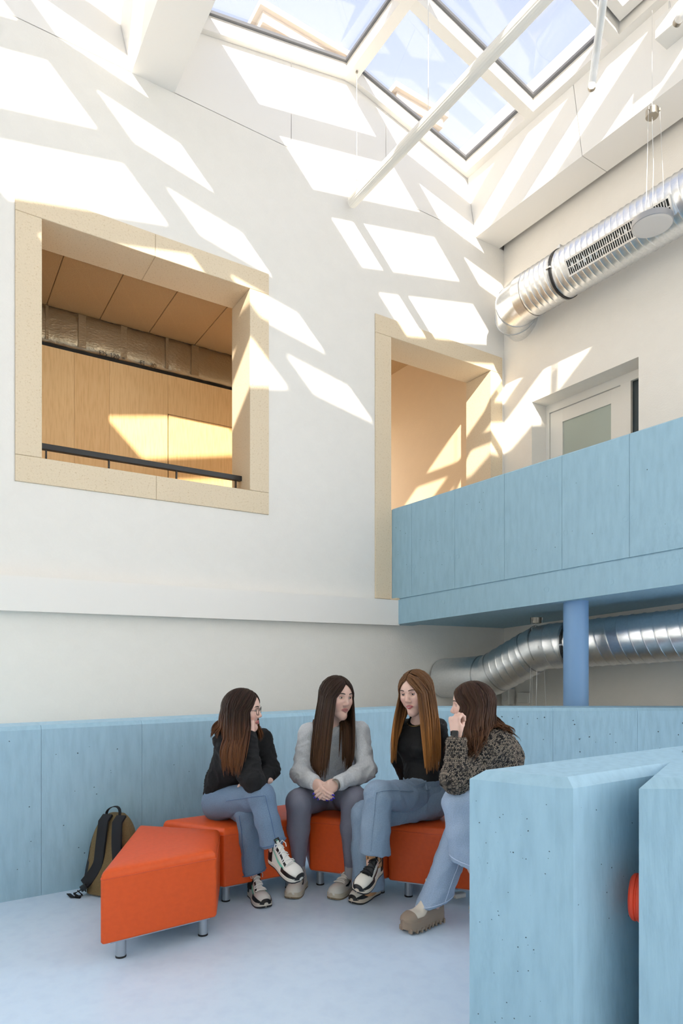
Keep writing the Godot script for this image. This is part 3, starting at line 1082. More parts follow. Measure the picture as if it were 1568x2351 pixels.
func build_services() -> void:
	var bs := wbasis()
	var ax := W(0, 0, 1) - W(0, 0, 0)
	var sx := W(1, 0, 0) - W(0, 0, 0)
	var r := 0.25
	var sd := CORNER - 0.35
	var hd := 5.62
	# upper duct with grilles
	var du := thing("ventilation_duct", "big zinc spiral duct with slotted grilles along the cream wall above the door", "duct", W(sd, hd - r, 2.0))
	var n_el := 0.66
	var mb := MB.new()
	spiral(mb, W(sd, hd, n_el + 0.10), W(sd, hd, 5.2), r, 0.068)
	part(du, "spiral_pipe", mb, M.zinc)
	mb = MB.new()
	smooth_pipe(mb, [W(sd, hd, n_el + 0.12), W(sd, hd, n_el)], r + 0.003)
	part(du, "sleeve", mb, M.zinc)
	# gored elbow into the wall
	var rb := 0.35
	var prev := []
	for g in 3:
		mb = MB.new()
		var rows := []
		for e in 2:
			var an := PI / 2 * (g + e) / 3.0
			var c := W(sd + rb * (1 - cos(an)), hd, n_el - rb * sin(an))
			var dir := (sx * sin(an) - ax * cos(an)).normalized()
			var x := dir.cross(Vector3.UP).normalized()
			var y := dir.cross(x)
			var ring := PackedVector3Array()
			for j in 40:
				var q := TAU * j / 40.0
				ring.append(c + (x * cos(q) + y * sin(q)) * r)
			rows.append(ring)
			if e == 1 and g < 2:
				var cm := MB.new()
				collar(cm, c, dir, r, 0.012, 0.005)
				part(du, "seam", cm, M.steel)
		mb.sheet(rows, true, false)
		part(du, "elbow_gore", mb, M.zinc)
	for n in [1.22, 2.78, 4.3]:
		mb = MB.new()
		collar(mb, W(sd, hd, n), ax, r + 0.006, 0.022)
		part(du, "rubber_clamp", mb, M.clamp_mat)
		mb = MB.new()
		collar(mb, W(sd, hd, n - 0.03), ax, r + 0.006, 0.02, 0.004)
		part(du, "steel_clamp", mb, M.steel)
		mb = MB.new()
		mb.cbox(W(sd - r - 0.014, hd - 0.02, n - 0.01), bs, Vector3(0.02, 0.018, 0.06), 0.003)
		part(du, "clamp_bolt", mb, M.steel)
		# hanger channel back to the wall
		mb = MB.new()
		mb.cbox(W(CORNER - 0.2, hd + r + 0.05, n - 0.05), bs, Vector3(0.40, 0.045, 0.045), 0.003)
		part(du, "hanger_channel", mb, M.steel)
	for gr in [[1.42, 2.56], [2.98, 4.1]]:
		var gp := Node3D.new()
		gp.name = "grille"
		gp.position = W(sd - r, hd + 0.02, (gr[0] + gr[1]) / 2) - du.position
		du.add_child(gp, true)
		# the plate sits on the duct's flank, turned a little down towards the hall
		var ga := 0.50
		var D := func(o: float, v: float, n: float) -> Vector3: return W(sd - cos(ga) * o - sin(ga) * v, hd - sin(ga) * o + cos(ga) * v, n)
		var gb := func(mb2: MB, o0: float, o1: float, v0: float, v1: float, n0: float, n1: float):
			mb2.hexa([D.call(o0, v0, n0), D.call(o1, v0, n0), D.call(o1, v0, n1), D.call(o0, v0, n1), D.call(o0, v1, n0), D.call(o1, v1, n0), D.call(o1, v1, n1), D.call(o0, v1, n1)])
		mb = MB.new()
		for e in [[-0.085, -0.068], [0.068, 0.085]]:
			gb.call(mb, r - 0.03, r + 0.014, e[0], e[1], gr[0], gr[1])
		for e in [[gr[0], gr[0] + 0.02], [gr[1] - 0.02, gr[1]]]:
			gb.call(mb, r - 0.03, r + 0.014, -0.068, 0.068, e[0], e[1])
		part(gp, "grille_frame", mb, M.zinc)
		mb = MB.new()
		gb.call(mb, r - 0.028, r + 0.0025, -0.068, 0.068, gr[0] + 0.02, gr[1] - 0.02)
		part(gp, "opening", mb, M.black)
		var slat := MB.new()
		slat.cbox(Vector3.ZERO, Basis((D.call(1, 0, 0) - D.call(0, 0, 0)).normalized(), (D.call(0, 1, 0) - D.call(0, 0, 0)).normalized(), ax), Vector3(0.012, 0.136, 0.008), 0.002)
		var sm := slat.mesh()
		var nn: float = gr[0] + 0.035
		while nn < gr[1] - 0.03:
			placed(gp, "slat", sm, M.zinc, Transform3D(Basis.IDENTITY, D.call(r + 0.005, 0.0, nn) - du.position - gp.position))
			nn += 0.0235
		mb = MB.new()
		gb.call(mb, r + 0.006, r + 0.0115, -0.006, 0.006, gr[0] + 0.02, gr[1] - 0.02)
		part(gp, "cross_bar", mb, M.zinc)
	# lower duct, hung under the ramp and following its slope
	r = 0.23
	var lo := thing("lower_duct", "zinc spiral duct hung under the ramp behind the round column", "duct", ramp_pt(2.2, 0.75, 1.24))
	var at := func(t: float, h: float) -> Vector3: return ramp_pt(t, 0.75, h)
	var b1: Vector3 = at.call(1.42, 1.468)
	var far: Vector3 = at.call(4.5, 1.468)
	var b2: Vector3 = at.call(0.80, 1.20)
	var b3 := W(5.22, 1.21, 0.0)
	mb = MB.new()
	spiral(mb, at.call(1.52, 1.468), far, r)
	part(lo, "spiral_pipe", mb, M.zinc)
	var d1 := (b1 - far).normalized()
	var d2 := (b2 - b1).normalized()
	var d3 := (b3 - b2).normalized()
	var c1 := b1 + d2 * 0.12
	var c2 := b2 - d2 * 0.10
	var c3 := b2 + d3 * 0.10
	mb = MB.new()
	smooth_pipe(mb, [at.call(1.54, 1.468), b1 - d1 * 0.08, b1.lerp(c1, 0.25), c1], r)
	part(lo, "elbow_gore", mb, M.zinc)
	mb = MB.new()
	spiral(mb, c1, c2, r, 0.09)
	part(lo, "spiral_pipe", mb, M.zinc)
	mb = MB.new()
	smooth_pipe(mb, [c2, b2 - d2 * 0.02, b2 + d3 * 0.02, c3], r)
	part(lo, "elbow_gore", mb, M.zinc)
	mb = MB.new()
	smooth_pipe(mb, [c3, b3], r)
	part(lo, "end_pipe", mb, M.zinc)
	for e in [[b1, (d1 + d2).normalized()], [c1, d2], [c2, d2], [c3, d3]]:
		mb = MB.new()
		collar(mb, e[0], e[1], r, 0.012, 0.005)
		part(lo, "seam", mb, M.steel)
	for tt in [1.78, 3.02]:
		mb = MB.new()
		collar(mb, at.call(tt, 1.468), d1, r + 0.006, 0.02)
		part(lo, "rubber_clamp", mb, M.clamp_mat)
		mb = MB.new()
		collar(mb, at.call(tt - 0.03, 1.468), d1, r + 0.006, 0.018, 0.004)
		part(lo, "steel_clamp", mb, M.steel)
		mb = MB.new()
		mb.tube([at.call(tt, 1.70), at.call(tt, 1.84)], 0.006, 8)
		part(lo, "threaded_rod", mb, M.steel)
		mb = MB.new()
		mb.cbox(ramp_pt(tt, 0.75 - r - 0.014, 1.46), bs, Vector3(0.03, 0.02, 0.03), 0.003)
		part(lo, "clamp_bolt", mb, M.steel)
	# disc pendants
	pendant("pendant_lamp", "round grey disc pendant lamp on thin wires in front of the upper duct", G(2.802, 6.38, 5.910), 1.02, 0.173, 0.90)
	var pc := G(2.01, 1.862, 6.78)
	pendant("pendant_lamp", "disc pendant lamp hung on wires under the ramp before the lower duct", pc, 1.12, 0.1815)
	# linear tube lamp under the ridge
	var tl := thing("tube_lamp", "long white ribbed tube lamp hung on wires below the skylight ridge", "lamp", W(3.872, 6.307, 3.0))
	mb = MB.new()
	var rows := []
	for e in [[0.06, 0.0], [0.06, 1.0], [6.4, 1.0], [6.4, 0.0]]:
		var ring := PackedVector3Array()
		for j in 72:
			var q := TAU * j / 72.0
			var rr: float = (0.056 + 0.0016 * sin(q * 18.0)) * (0.9 if e[1] == 0.0 else 1.0)
			ring.append(W(3.872 + cos(q) * rr, 6.307 + sin(q) * rr, e[0] + (0.006 if e[1] > 0 and e[0] < 1 else 0.0)))
		rows.append(ring)
	mb.sheet([rows[1], rows[2]], true, true)
	mb.sheet([rows[0], rows[1]], true, true)
	mb.fan(rows[0], -ax)
	mb.fan(rows[3], ax)
	part(tl, "tube", mb, M.white_plastic)
	for n in [0.16, 1.32, 3.0, 4.7, 6.2]:
		mb = MB.new()
		mb.tube([W(3.872, 6.36, n), W(3.872, RIDGE, n)], 0.0035, 6)
		part(tl, "wire", mb, M.wire)
		mb = MB.new()
		mb.cbox(W(3.872, RIDGE - 0.022, n), bs, Vector3(0.02, 0.024, 0.02), 0.003)
		part(tl, "wire_anchor", mb, M.nickel)
	# clear rod lamps overhead
	for k in 2:
		var e: Vector3 = G(2.139, 6.307, 5.604) if k == 0 else G(2.574, 6.307, 5.034)
		var dr := Vector3(-0.2655, 0, 1.0).normalized() if k == 0 else Vector3(0.02, 0, 1.0).normalized()
		rod_lamp(e, dr, "clear rod lamp with white core overhead, " + ("in front of the skylight panes" if k == 0 else "beside the white wall box"))
	# white box on the box beam
	var wbx := thing("wall_box", "white electrical box with two conduits on the box beam", "box", W(5.62, 6.95, 2.62))
	mb = MB.new()
	mb.cbox(W(5.60, 7.03, 2.64), bs, Vector3(0.20, 0.17, 0.30), 0.006)
	part(wbx, "housing", mb, M.white_plastic)
	for n in [2.56, 2.66]:
		mb = MB.new()
		mb.tube([W(5.625, 7.10, n), W(5.618, 7.29, n)], 0.011, 10)
		part(wbx, "conduit", mb, M.wire)
	# small boxes low on the right wall
	var sp := thing("wall_speaker", "small white loudspeaker on the wall behind the cross parapet", "speaker", W(CORNER, 0.9, 0.1))
	mb = MB.new()
	mb.cbox(W(CORNER - 0.07, 0.97, 0.14), bs, Vector3(0.13, 0.22, 0.13), 0.015)
	part(sp, "housing", mb, M.white_plastic)
	mb = MB.new()
	mb.lathe(W(CORNER - 0.135, 0.955, 0.14), -sx, [Vector2(0.045, 0.0), Vector2(0.045, 0.003), Vector2(0.03, 0.001), Vector2(0.0, 0.004)], 20)
	part(sp, "speaker_cone", mb, M.diffuser)
	var so := thing("socket_box", "small white socket box beside the wall loudspeaker", "socket", W(CORNER, 0.9, 0.35))
	mb = MB.new()
	mb.cbox(W(CORNER - 0.03, 0.965, 0.36), bs, Vector3(0.06, 0.13, 0.16), 0.006)
	part(so, "housing", mb, M.white_plastic)

func rod_lamp(e: Vector3, dr: Vector3, label: String) -> void:
	var t := thing("rod_lamp", label, "lamp", e)
	var rr := 0.031
	var clear := mat(Color(0.90, 0.94, 0.98, 0.35), 0.05)
	clear.transparency = BaseMaterial3D.TRANSPARENCY_ALPHA
	var mb := MB.new()
	mb.tube([e + dr * 0.03, e + dr * 4.2], rr, 20, false)
	part(t, "clear_sleeve", mb, clear)
	mb = MB.new()
	mb.tube([e, e + dr * 0.03], rr + 0.001, 20)
	part(t, "end_cap", mb, M.nickel)
	for q in [[0.36, 0.78], [1.10, 2.0], [2.4, 4.0]]:
		mb = MB.new()
		mb.tube([e + dr * q[0], e + dr * q[1]], rr - 0.006, 16)
		part(t, "core", mb, M.white_plastic)
	for n in [0.4, 2.6]:
		mb = MB.new()
		mb.tube([e + dr * n + Vector3.UP * rr, e + dr * n + Vector3.UP * 1.0], 0.0015, 5)
		part(t, "wire", mb, M.wire)

func pendant(called: String, label: String, at: Vector3, drop: float, r: float, stem := 0.0) -> void:
	var t := thing(called, label, "lamp", at - Vector3.UP * (drop + 0.03), "disc pendant lamps")
	var mb := MB.new()
	mb.lathe(at - Vector3.UP * 0.062, Vector3.UP, [Vector2(0.0, 0.0), Vector2(0.052, 0.0), Vector2(0.055, 0.004), Vector2(0.055, 0.062)], 28)
	part(t, "canopy", mb, M.nickel)
	if stem > 0.0:
		mb = MB.new()
		mb.tube([at, at + Vector3.UP * stem], 0.0018, 8)
		part(t, "stem", mb, M.wire)
	var c := at - Vector3.UP * drop
	mb = MB.new()
	mb.lathe(c, Vector3.UP, [Vector2(r - 0.006, -0.028), Vector2(r, -0.024), Vector2(r, 0.026), Vector2(r - 0.006, 0.03), Vector2(0.0, 0.03)], 48)
	part(t, "rim", mb, M.lamp_rim)
	mb = MB.new()
	mb.lathe(c, Vector3.UP, [Vector2(0.0, -0.031), Vector2(r - 0.03, -0.031), Vector2(r - 0.006, -0.028)], 48)
	part(t, "diffuser", mb, M.diffuser)
	for k in 3:
		var a := TAU * k / 3.0 + 0.4
		mb = MB.new()
		mb.tube([c + Vector3(cos(a) * r * 0.6, 0.03, sin(a) * r * 0.6), at + Vector3(cos(a) * 0.062, -0.012, sin(a) * 0.062)], 0.0018, 5)
		part(t, "wire", mb, M.wire)
		mb = MB.new()
		mb.cbox(at + Vector3(cos(a) * 0.062, -0.016, sin(a) * 0.062), Basis.IDENTITY, Vector3(0.014, 0.03, 0.014), 0.003)
		part(t, "wire_anchor", mb, M.nickel)
	mb = MB.new()
	mb.tube([c + Vector3(0, 0.03, 0), c + Vector3(0.01, drop * 0.5, 0.004), at + Vector3(0, -0.06, 0)], 0.003, 6)
	part(t, "power_cord", mb, M.wire)

# ------------------------------------------------------------------ benches
func round_poly(poly: Array, r: float, steps := 3) -> Array:
	var out := []
	var k := poly.size()
	for j in k:
		var b: Vector2 = poly[j]
		var d1: Vector2 = (poly[(j + k - 1) % k] - b).normalized()
		var d2: Vector2 = (poly[(j + 1) % k] - b).normalized()
		var half := acos(clampf(d1.dot(d2), -1, 1)) / 2
		var l := r / tan(half)
		var p := b + d1 * l
		var q := b + d2 * l
		for e in steps + 1:
			var t := e / float(steps)
			out.append(p.lerp(b, t).lerp(b.lerp(q, t), t))
	return out

func build_benches() -> void:
	var leather := tri(mat(Color(0.90, 0.36, 0.135), 0.40), Vector3.ONE * 6.0)
	leather.metallic_specular = 0.42
	leather.normal_enabled = true
	leather.normal_texture = noise_tex(91, 0.12, [], 3, 512, FastNoiseLite.TYPE_CELLULAR, 2.0)
	leather.normal_scale = 0.12
	leather.albedo_texture = noise_tex(92, 0.01, [[0.0, Color(0.96, 0.95, 0.95)], [1.0, Color(1, 1, 1)]])
	M.leather = leather
	var seam_mat := mat(Color(0.86, 0.34, 0.16), 0.4)
	var foot := mat(Color(0.10, 0.10, 0.11), 0.6)
	var grey := mat(Color(0.66, 0.70, 0.74), 0.35, 0.6)
	var quads := [
		[[-1.105, 2.986], [-0.6355, 3.33], [-0.699, 3.775], [-1.204, 3.885], "orange leather bench module at the free end, beside the backpack"],
		[[-0.675, 3.762], [-0.252, 4.032], [-0.29, 4.50], [-1.10, 3.985], "orange leather bench module under the person in the black hoodie"],
		[[-0.198, 4.078], [0.252, 3.905], [0.615, 4.215], [-0.262, 4.55], "orange leather bench module under the person in the grey sweatshirt"],
		[[0.265, 3.897], [1.15, 3.553], [1.078, 4.03], [0.634, 4.202], "orange leather bench module next to the blue parapet end"]]
	for q in quads:
		var pts := []
		var mid := Vector2.ZERO
		for k in 4:
			pts.append(Vector2(q[k][0], -q[k][1]))
			mid += pts[k] / 4.0
		var t := thing("bench", q[4], "bench", Vector3(mid.x, 0, mid.y), "orange bench modules")
		var mb := MB.new()
		var rp := round_poly(pts, 0.02)
		# soft cushion: rounded edge and a slightly domed top
		var rows := []
		for st in [[0.006, 0.105], [0.0, 0.115], [0.0, 0.40], [0.003, 0.416], [0.009, 0.429], [0.018, 0.4365], [0.030, 0.440], [0.06, 0.4425], [0.11, 0.4445], [0.16, 0.4455]]:
			var ring := PackedVector3Array()
			for p in round_poly(MB.inset(pts, st[0]), maxf(0.004, 0.02 - st[0])):
				ring.append(Vector3(p.x, st[1], p.y))
			rows.append(ring)
		var ccw: bool = (rows[0][4] - rows[0][0]).cross(rows[0][8] - rows[0][0]).y > 0
		mb.sheet(rows, true, not ccw)
		mb.fan(rows[-1], Vector3.UP)
		mb.fan(rows[0], Vector3.DOWN)
		var body := part(t, "cushion", mb, M.leather)
		# welt running round the top edge and up the corners
		mb = MB.new()
		var path := []
		for p in MB.inset(rp, 0.0):
			path.append(Vector3(p.x, 0.402, p.y))
		path.append(path[0])
		mb.tube(path, 0.0022, 6, false)
		part(body, "welt", mb, seam_mat)
		mb = MB.new()
		var ri := MB.inset(pts, 0.035)
		mb.block(ri, 0.088, 0.106, 0.002)
		part(t, "steel_frame", mb, grey)
		var li := MB.inset(pts, 0.07)
		for k in 4:
			var p: Vector2 = li[k]
			mb = MB.new()
			mb.lathe(Vector3(p.x, 0.0, p.y), Vector3.UP, [Vector2(0.024, 0.008), Vector2(0.024, 0.09)], 20)
			var lg := part(t, "leg", mb, grey)
			mb = MB.new()
			mb.lathe(Vector3(p.x, 0.0, p.y), Vector3.UP, [Vector2(0.0, 0.0), Vector2(0.025, 0.0), Vector2(0.025, 0.009), Vector2(0.0, 0.009)], 20)
			part(lg, "foot_cap", mb, foot)

# ------------------------------------------------------------------ backpack
func band(mb: MB, path: Array, width: float, side: Array, thick: float) -> void:
	# flat strap: side gives the width direction at each point
	var rows := []
	for k in path.size():
		var d: Vector3 = (path[mini(k + 1, path.size() - 1)] - path[maxi(k - 1, 0)]).normalized()
		var w: Vector3 = side[mini(k, side.size() - 1)]
		w = (w - d * w.dot(d)).normalized()
		var u := d.cross(w)
		var ring := PackedVector3Array()
		for q in [[-1.0, -1.0], [-0.92, -1.25], [0.0, -1.35], [0.92, -1.25], [1.0, -1.0], [1.0, 1.0], [0.92, 1.25], [0.0, 1.35], [-0.92, 1.25], [-1.0, 1.0]]:
			ring.append(path[k] + w * q[0] * width / 2 + u * q[1] * thick / 2)
		rows.append(ring)
	mb.sheet(rows, true, false)
	mb.fan(rows[0], path[0] - path[1])
	mb.fan(rows[-1], path[-1] - path[-2])

func build_backpack() -> void:
	var canvas := tri(mat(Color(0.50, 0.42, 0.28), 0.85), Vector3.ONE * 8.0)
	canvas.normal_enabled = true
	canvas.normal_texture = noise_tex(95, 0.2, [], 2, 256, FastNoiseLite.TYPE_SIMPLEX, 3.0)
	canvas.normal_scale = 0.3
	canvas.albedo_texture = noise_tex(96, 0.02, [[0.0, Color(0.85, 0.84, 0.82)], [1.0, Color(1, 1, 1)]])
	var web := mat(Color(0.09, 0.10, 0.12), 0.8)
	var mesh_m := mat(Color(0.16, 0.17, 0.19), 0.9)
	var base := G(-1.405, 0.0, 3.955)
	# local axes: u across (to the right), f towards the viewer side of the bag, leaning against the parapet
	var u := Vector3(0.90, 0, 0.30).normalized()
	var f := Vector3(-0.28, 0, 0.96)
	f = (f - u * f.dot(u)).normalized()
	var t := thing("backpack", "tan canvas backpack with black straps leaning against the blue parapet", "backpack", base)
	var lean := -f * 0.16   # shift per metre of height
	var P := func(a: float, h: float, d: float) -> Vector3: return base + u * a + Vector3.UP * h + f * d + lean * h
	var mb := MB.new()
	var rows := []
	var noise := FastNoiseLite.new()
	noise.seed = 3
	noise.frequency = 9.0
	for k in 27:
		var h := 0.012 + 0.458 * k / 26.0
		var q := h / 0.47
		var wd := 0.145 * pow(maxf(0.0, 1.0 - pow(maxf(0.0, (q - 0.42) / 0.6), 2.6)), 0.5) * (0.93 + 0.07 * minf(1.0, q * 5.0))
		var dp := 0.085 * pow(maxf(0.0, 1.0 - pow(maxf(0.0, (q - 0.35) / 0.68), 3.0)), 0.5) * (0.85 + 0.15 * minf(1.0, q * 4.0))
		wd = maxf(wd, 0.05)
		dp = maxf(dp, 0.028)
		var ring := PackedVector3Array()
		for j in 36:
			var a := TAU * j / 36.0
			var ca := cos(a)
			var sa := sin(a)
			var e := 3.0
			var m := pow(pow(absf(ca), e) + pow(absf(sa), e), -1.0 / e)
			var w := 1.0 + 0.03 * noise.get_noise_3d(ca, h * 3.0, sa)
			ring.append(P.call(ca * m * wd * w, h, sa * m * dp * w))
		rows.append(ring)
	mb.sheet(rows, true, true)
	mb.fan(rows[-1], Vector3.UP)
	mb.fan(rows[0], Vector3.DOWN)
	part(t, "body", mb, canvas)
	# piping round the back panel
	mb = MB.new()
	var pipe := []
	for k in range(1, 26):
		var q: float = (0.012 + 0.458 * k / 26.0) / 0.47
		var wd := maxf(0.05, 0.145 * pow(maxf(0.0, 1.0 - pow(maxf(0.0, (q - 0.42) / 0.6), 2.6)), 0.5))
		pipe.append(P.call(-wd * 0.93, q * 0.47, 0.055 * (1.0 - 0.5 * q * q)))
	mb.tube(pipe, 0.003, 6)
	part(t, "piping", mb, web)
	# padded shoulder straps, flat against the back panel
	for sgn in [-1.0, 1.0]:
		mb = MB.new()
		var path := []
		for k in 15:
			var q := k / 14.0
			var h := 0.468 - 0.40 * q
			var a: float = (0.068 + 0.055 * q) if sgn > 0 else (-0.030 + 0.006 * sin(q * 5.0) - 0.085 * pow(maxf(0.0, q - 0.62) / 0.38, 1.7))
			var dd := 0.080 + 0.012 * sin(PI * minf(1.0, q * 1.4))
			path.append(P.call(a, h, dd * (0.55 if k == 0 else 1.0)))
		band(mb, path, 0.066, [u], 0.012)
		part(t, "shoulder_strap", mb, web)
	# carry handle
	mb = MB.new()
	var hp := []
	for k in 11:
		var a := PI * k / 10.0
		hp.append(P.call(-0.048 * cos(a) * (1.0 + 0.15 * sin(a)), 0.462 + 0.056 * pow(sin(a), 0.8) + 0.012 * cos(a) * -1.0 * sin(a), 0.035))
	band(mb, hp, 0.022, [f], 0.004)
	part(t, "carry_handle", mb, web)
	# side mesh pocket with a pale bottle of mesh showing
	mb = MB.new()
	rows = []
	for k in 9:
		var h := 0.02 + 0.19 * k / 8.0
		var ring := PackedVector3Array()
		for j in 9:
			var a := PI * 0.72 + PI * 0.62 * j / 8.0
			var m := pow(pow(absf(cos(a)), 3.0) + pow(absf(sin(a)), 3.0), -1.0 / 3.0)
			ring.append(P.call(cos(a) * m * (0.152 + 0.012 * sin(PI * k / 8.0)), h, -sin(a) * m * -0.082))
		rows.append(ring)
	mb.sheet(rows, false, true)
	part(t, "mesh_pocket", mb, mesh_m)
	mb = MB.new()
	mb.lathe(P.call(-0.160, 0.09, 0.035), (-u + f * 0.6).normalized(), [Vector2(0.0, 0.004), Vector2(0.018, 0.003), Vector2(0.022, 0.0)], 16)
	part(t, "reflective_patch", mb, mat(Color(0.66, 0.68, 0.70), 0.5))
	# lower strap trailing on the floor with its buckle
	mb = MB.new()
	var e0: Vector3 = P.call(-0.075, 0.075, 0.095)
	var tr := [e0, P.call(-0.13, 0.040, 0.10), P.call(-0.17, 0.016, 0.105), G(-1.545, 0.006, 3.875), G(-1.60, 0.006, 3.89), G(-1.635, 0.012, 3.925)]
	band(mb, tr, 0.026, [Vector3(0.3, 0, 1).normalized()], 0.003)
	part(t, "trailing_strap", mb, web)
	mb = MB.new()
	mb.cbox(P.call(-0.105, 0.058, 0.105), Basis(u, Vector3.UP, f).rotated(f, 0.6), Vector3(0.045, 0.036, 0.012), 0.003)
	part(t, "buckle", mb, mat(Color(0.06, 0.065, 0.07), 0.4))
	mb = MB.new()
	band(mb, [P.call(-0.15, 0.035, 0.10), G(-1.55, 0.006, 3.92), G(-1.58, 0.007, 3.89)], 0.02, [Vector3(0.3, 0, 1).normalized()], 0.003)
	part(t, "strap_end", mb, web)
	# a small white box lies on the floor under the last bench
	var wb := thing("small_box", "small flat white box lying on the floor under the bench by the parapet", "box", G(0.70, 0.0, 3.90))
	mb = MB.new()
	mb.cbox(G(0.70, 0.014, 3.90), Basis(Vector3.UP, 0.5), Vector3(0.075, 0.028, 0.045), 0.005)
	part(wb, "case", mb, M.white_plastic)

# ------------------------------------------------------------------ soft bodies: joined tapered limbs meshed as surface nets
class Blob:
	var pa := PackedVector3Array()
	var pd := PackedVector3Array()
	var il := PackedFloat32Array()
	var ra := PackedFloat32Array()
	var rd := PackedFloat32Array()
	var kk := PackedFloat32Array()
	var sd := PackedVector3Array()
	var sf := PackedFloat32Array()
	var lo := Vector3.ONE * 1e9
	var hi := Vector3.ONE * -1e9
	var cuts := []       # [centre, radius, softness]
	var planes := []     # [point, normal, reach]

	func cone(a: Vector3, b: Vector3, r0: float, r1: float, k := 0.02, squash := Vector3.ZERO, f := 1.0) -> void:
		var d := b - a
		if d.length_squared() < 1e-10:
			d = Vector3(0, 1e-4, 0)
		var s := 0.0
		if squash != Vector3.ZERO:
			s = 1.0 / f - 1.0
			d += squash * d.dot(squash) * s
		pa.append(a)
		pd.append(d)
		il.append(1.0 / d.length_squared())
		ra.append(r0)
		rd.append(r1 - r0)
		kk.append(k)
		sd.append(squash)
		sf.append(s)
		var m := maxf(r0, r1) * maxf(1.0, f) + 0.02
		for p in [a, b]:
			lo = lo.min(p - Vector3.ONE * m)
			hi = hi.max(p + Vector3.ONE * m)

	func chain(pts: Array, rs: Array, k := 0.02) -> void:
		for i in pts.size() - 1:
			cone(pts[i], pts[i + 1], rs[i], rs[i + 1], k)

	func one(i: int, p: Vector3) -> float:
		var v := p - pa[i]
		if sf[i] != 0.0:
			v += sd[i] * (v.dot(sd[i]) * sf[i])
		var h := clampf(v.dot(pd[i]) * il[i], 0.0, 1.0)
		return (v - pd[i] * h).length() - ra[i] - rd[i] * h

	func at(p: Vector3, list: PackedInt32Array) -> float:
		var d := 10.0
		for i in list:
			var v := p - pa[i]
			if sf[i] != 0.0:
				v += sd[i] * (v.dot(sd[i]) * sf[i])
			var h := clampf(v.dot(pd[i]) * il[i], 0.0, 1.0)
			var e := (v - pd[i] * h).length() - ra[i] - rd[i] * h
			var k := kk[i]
			var x := k - absf(d - e)
			d = minf(d, e)
			if x > 0.0:
				d -= x * x / (4.0 * k)
		for c in cuts:
			var e: float = c[1] - p.distance_to(c[0])
			var x: float = c[2] - absf(d - e)
			d = maxf(d, e)
			if x > 0.0:
				d += x * x / (4.0 * c[2])
		for c in planes:
			if p.distance_to(c[0]) < c[2]:
				d = maxf(d, (p - c[0]).dot(c[1]))
		return d

	func all() -> PackedInt32Array:
		var l := PackedInt32Array()
		for i in pa.size():
			l.append(i)
		return l

	func build(mb: MB, cell: float, paint = null, disp = null) -> void:
		const B := 5
		var o := lo - Vector3.ONE * cell * 2.0
		var ext := hi + Vector3.ONE * cell * 2.0 - o
		var bx := int(ceil(ext.x / cell / B)) + 1
		var by := int(ceil(ext.y / cell / B)) + 1
		var bz := int(ceil(ext.z / cell / B)) + 1
		var nx := bx * B
		var ny := by * B
		var nz := bz * B
		var nxy := nx * ny
		var val := PackedFloat32Array()
		val.resize(nxy * nz)
		val.fill(1.0)
		var vid := PackedInt32Array()
		vid.resize(nxy * nz)
		vid.fill(-1)
		var act := []
		var hd := cell * B * 0.8661
		var np := pa.size()
		var es := PackedFloat32Array()
		es.resize(np)
		for z in bz:
			for y in by:
				for x in bx:
					var cpt := o + Vector3((x + 0.5) * B, (y + 0.5) * B, (z + 0.5) * B) * cell
					var dm := 10.0
					for i in np:
						es[i] = one(i, cpt)
						dm = minf(dm, es[i])
					var reach := hd * 1.6 + cell * 2.0 + 0.012
					if dm > reach:
						continue
					var base := x * B + y * B * nx + z * B * nxy
					var lst := PackedInt32Array()
					for i in np:
						if es[i] < maxf(dm, 0.0) + reach * 2.0 + kk[i]:
							lst.append(i)
					if cuts.is_empty() and planes.is_empty() and dm < -reach:
						for zz in B:
							for yy in B:
								var q := base + yy * nx + zz * nxy
								for xx in B:
									val[q + xx] = -1.0
						continue
					act.append(Vector3i(x, y, z))
					for zz in B:
						for yy in B:
							var q := base + yy * nx + zz * nxy
							var pt := o + Vector3(x * B, y * B + yy, z * B + zz) * cell
							for xx in B:
								val[q + xx] = at(pt, lst)
								pt.x += cell
		# one vertex in each crossed cell
		var off := PackedInt32Array([0, 1, nx, nx + 1, nxy, nxy + 1, nxy + nx, nxy + nx + 1])
		var ev := [[0, 1], [2, 3], [4, 5], [6, 7], [0, 2], [1, 3], [4, 6], [5, 7], [0, 4], [1, 5], [2, 6], [3, 7]]
		var vb := PackedVector3Array()
		var cv := PackedFloat32Array()
		cv.resize(8)
		for b in act:
			for zz in B:
				var z: int = b.z * B + zz
				if z >= nz - 1:
					continue
				for yy in B:
					var y: int = b.y * B + yy
					if y >= ny - 1:
						continue
					for xx in B:
						var x: int = b.x * B + xx
						if x >= nx - 1:
							continue
						var q := x + y * nx + z * nxy
						var s0 := val[q] < 0.0
						if (val[q + 1] < 0.0) == s0 and (val[q + nx] < 0.0) == s0 and (val[q + nx + 1] < 0.0) == s0 and (val[q + nxy] < 0.0) == s0 and (val[q + nxy + 1] < 0.0) == s0 and (val[q + nxy + nx] < 0.0) == s0 and (val[q + nxy + nx + 1] < 0.0) == s0:
							continue
						for k in 8:
							cv[k] = val[q + off[k]]
						var sum := Vector3.ZERO
						var cnt := 0
						for e in ev:
							var a: int = e[0]
							var c: int = e[1]
							if (cv[a] < 0.0) != (cv[c] < 0.0):
								var t := cv[a] / (cv[a] - cv[c])
								sum += Vector3(a & 1, (a >> 1) & 1, a >> 2).lerp(Vector3(c & 1, (c >> 1) & 1, c >> 2), t)
								cnt += 1
						vid[q] = vb.size()
						vb.append(o + (Vector3(x, y, z) + sum / cnt) * cell)
		# one quad round each crossed edge
		var ix := PackedInt32Array()
		var step := [1, nx, nxy]
		var u_ := [nx, nxy, 1]
		var w_ := [nxy, 1, nx]
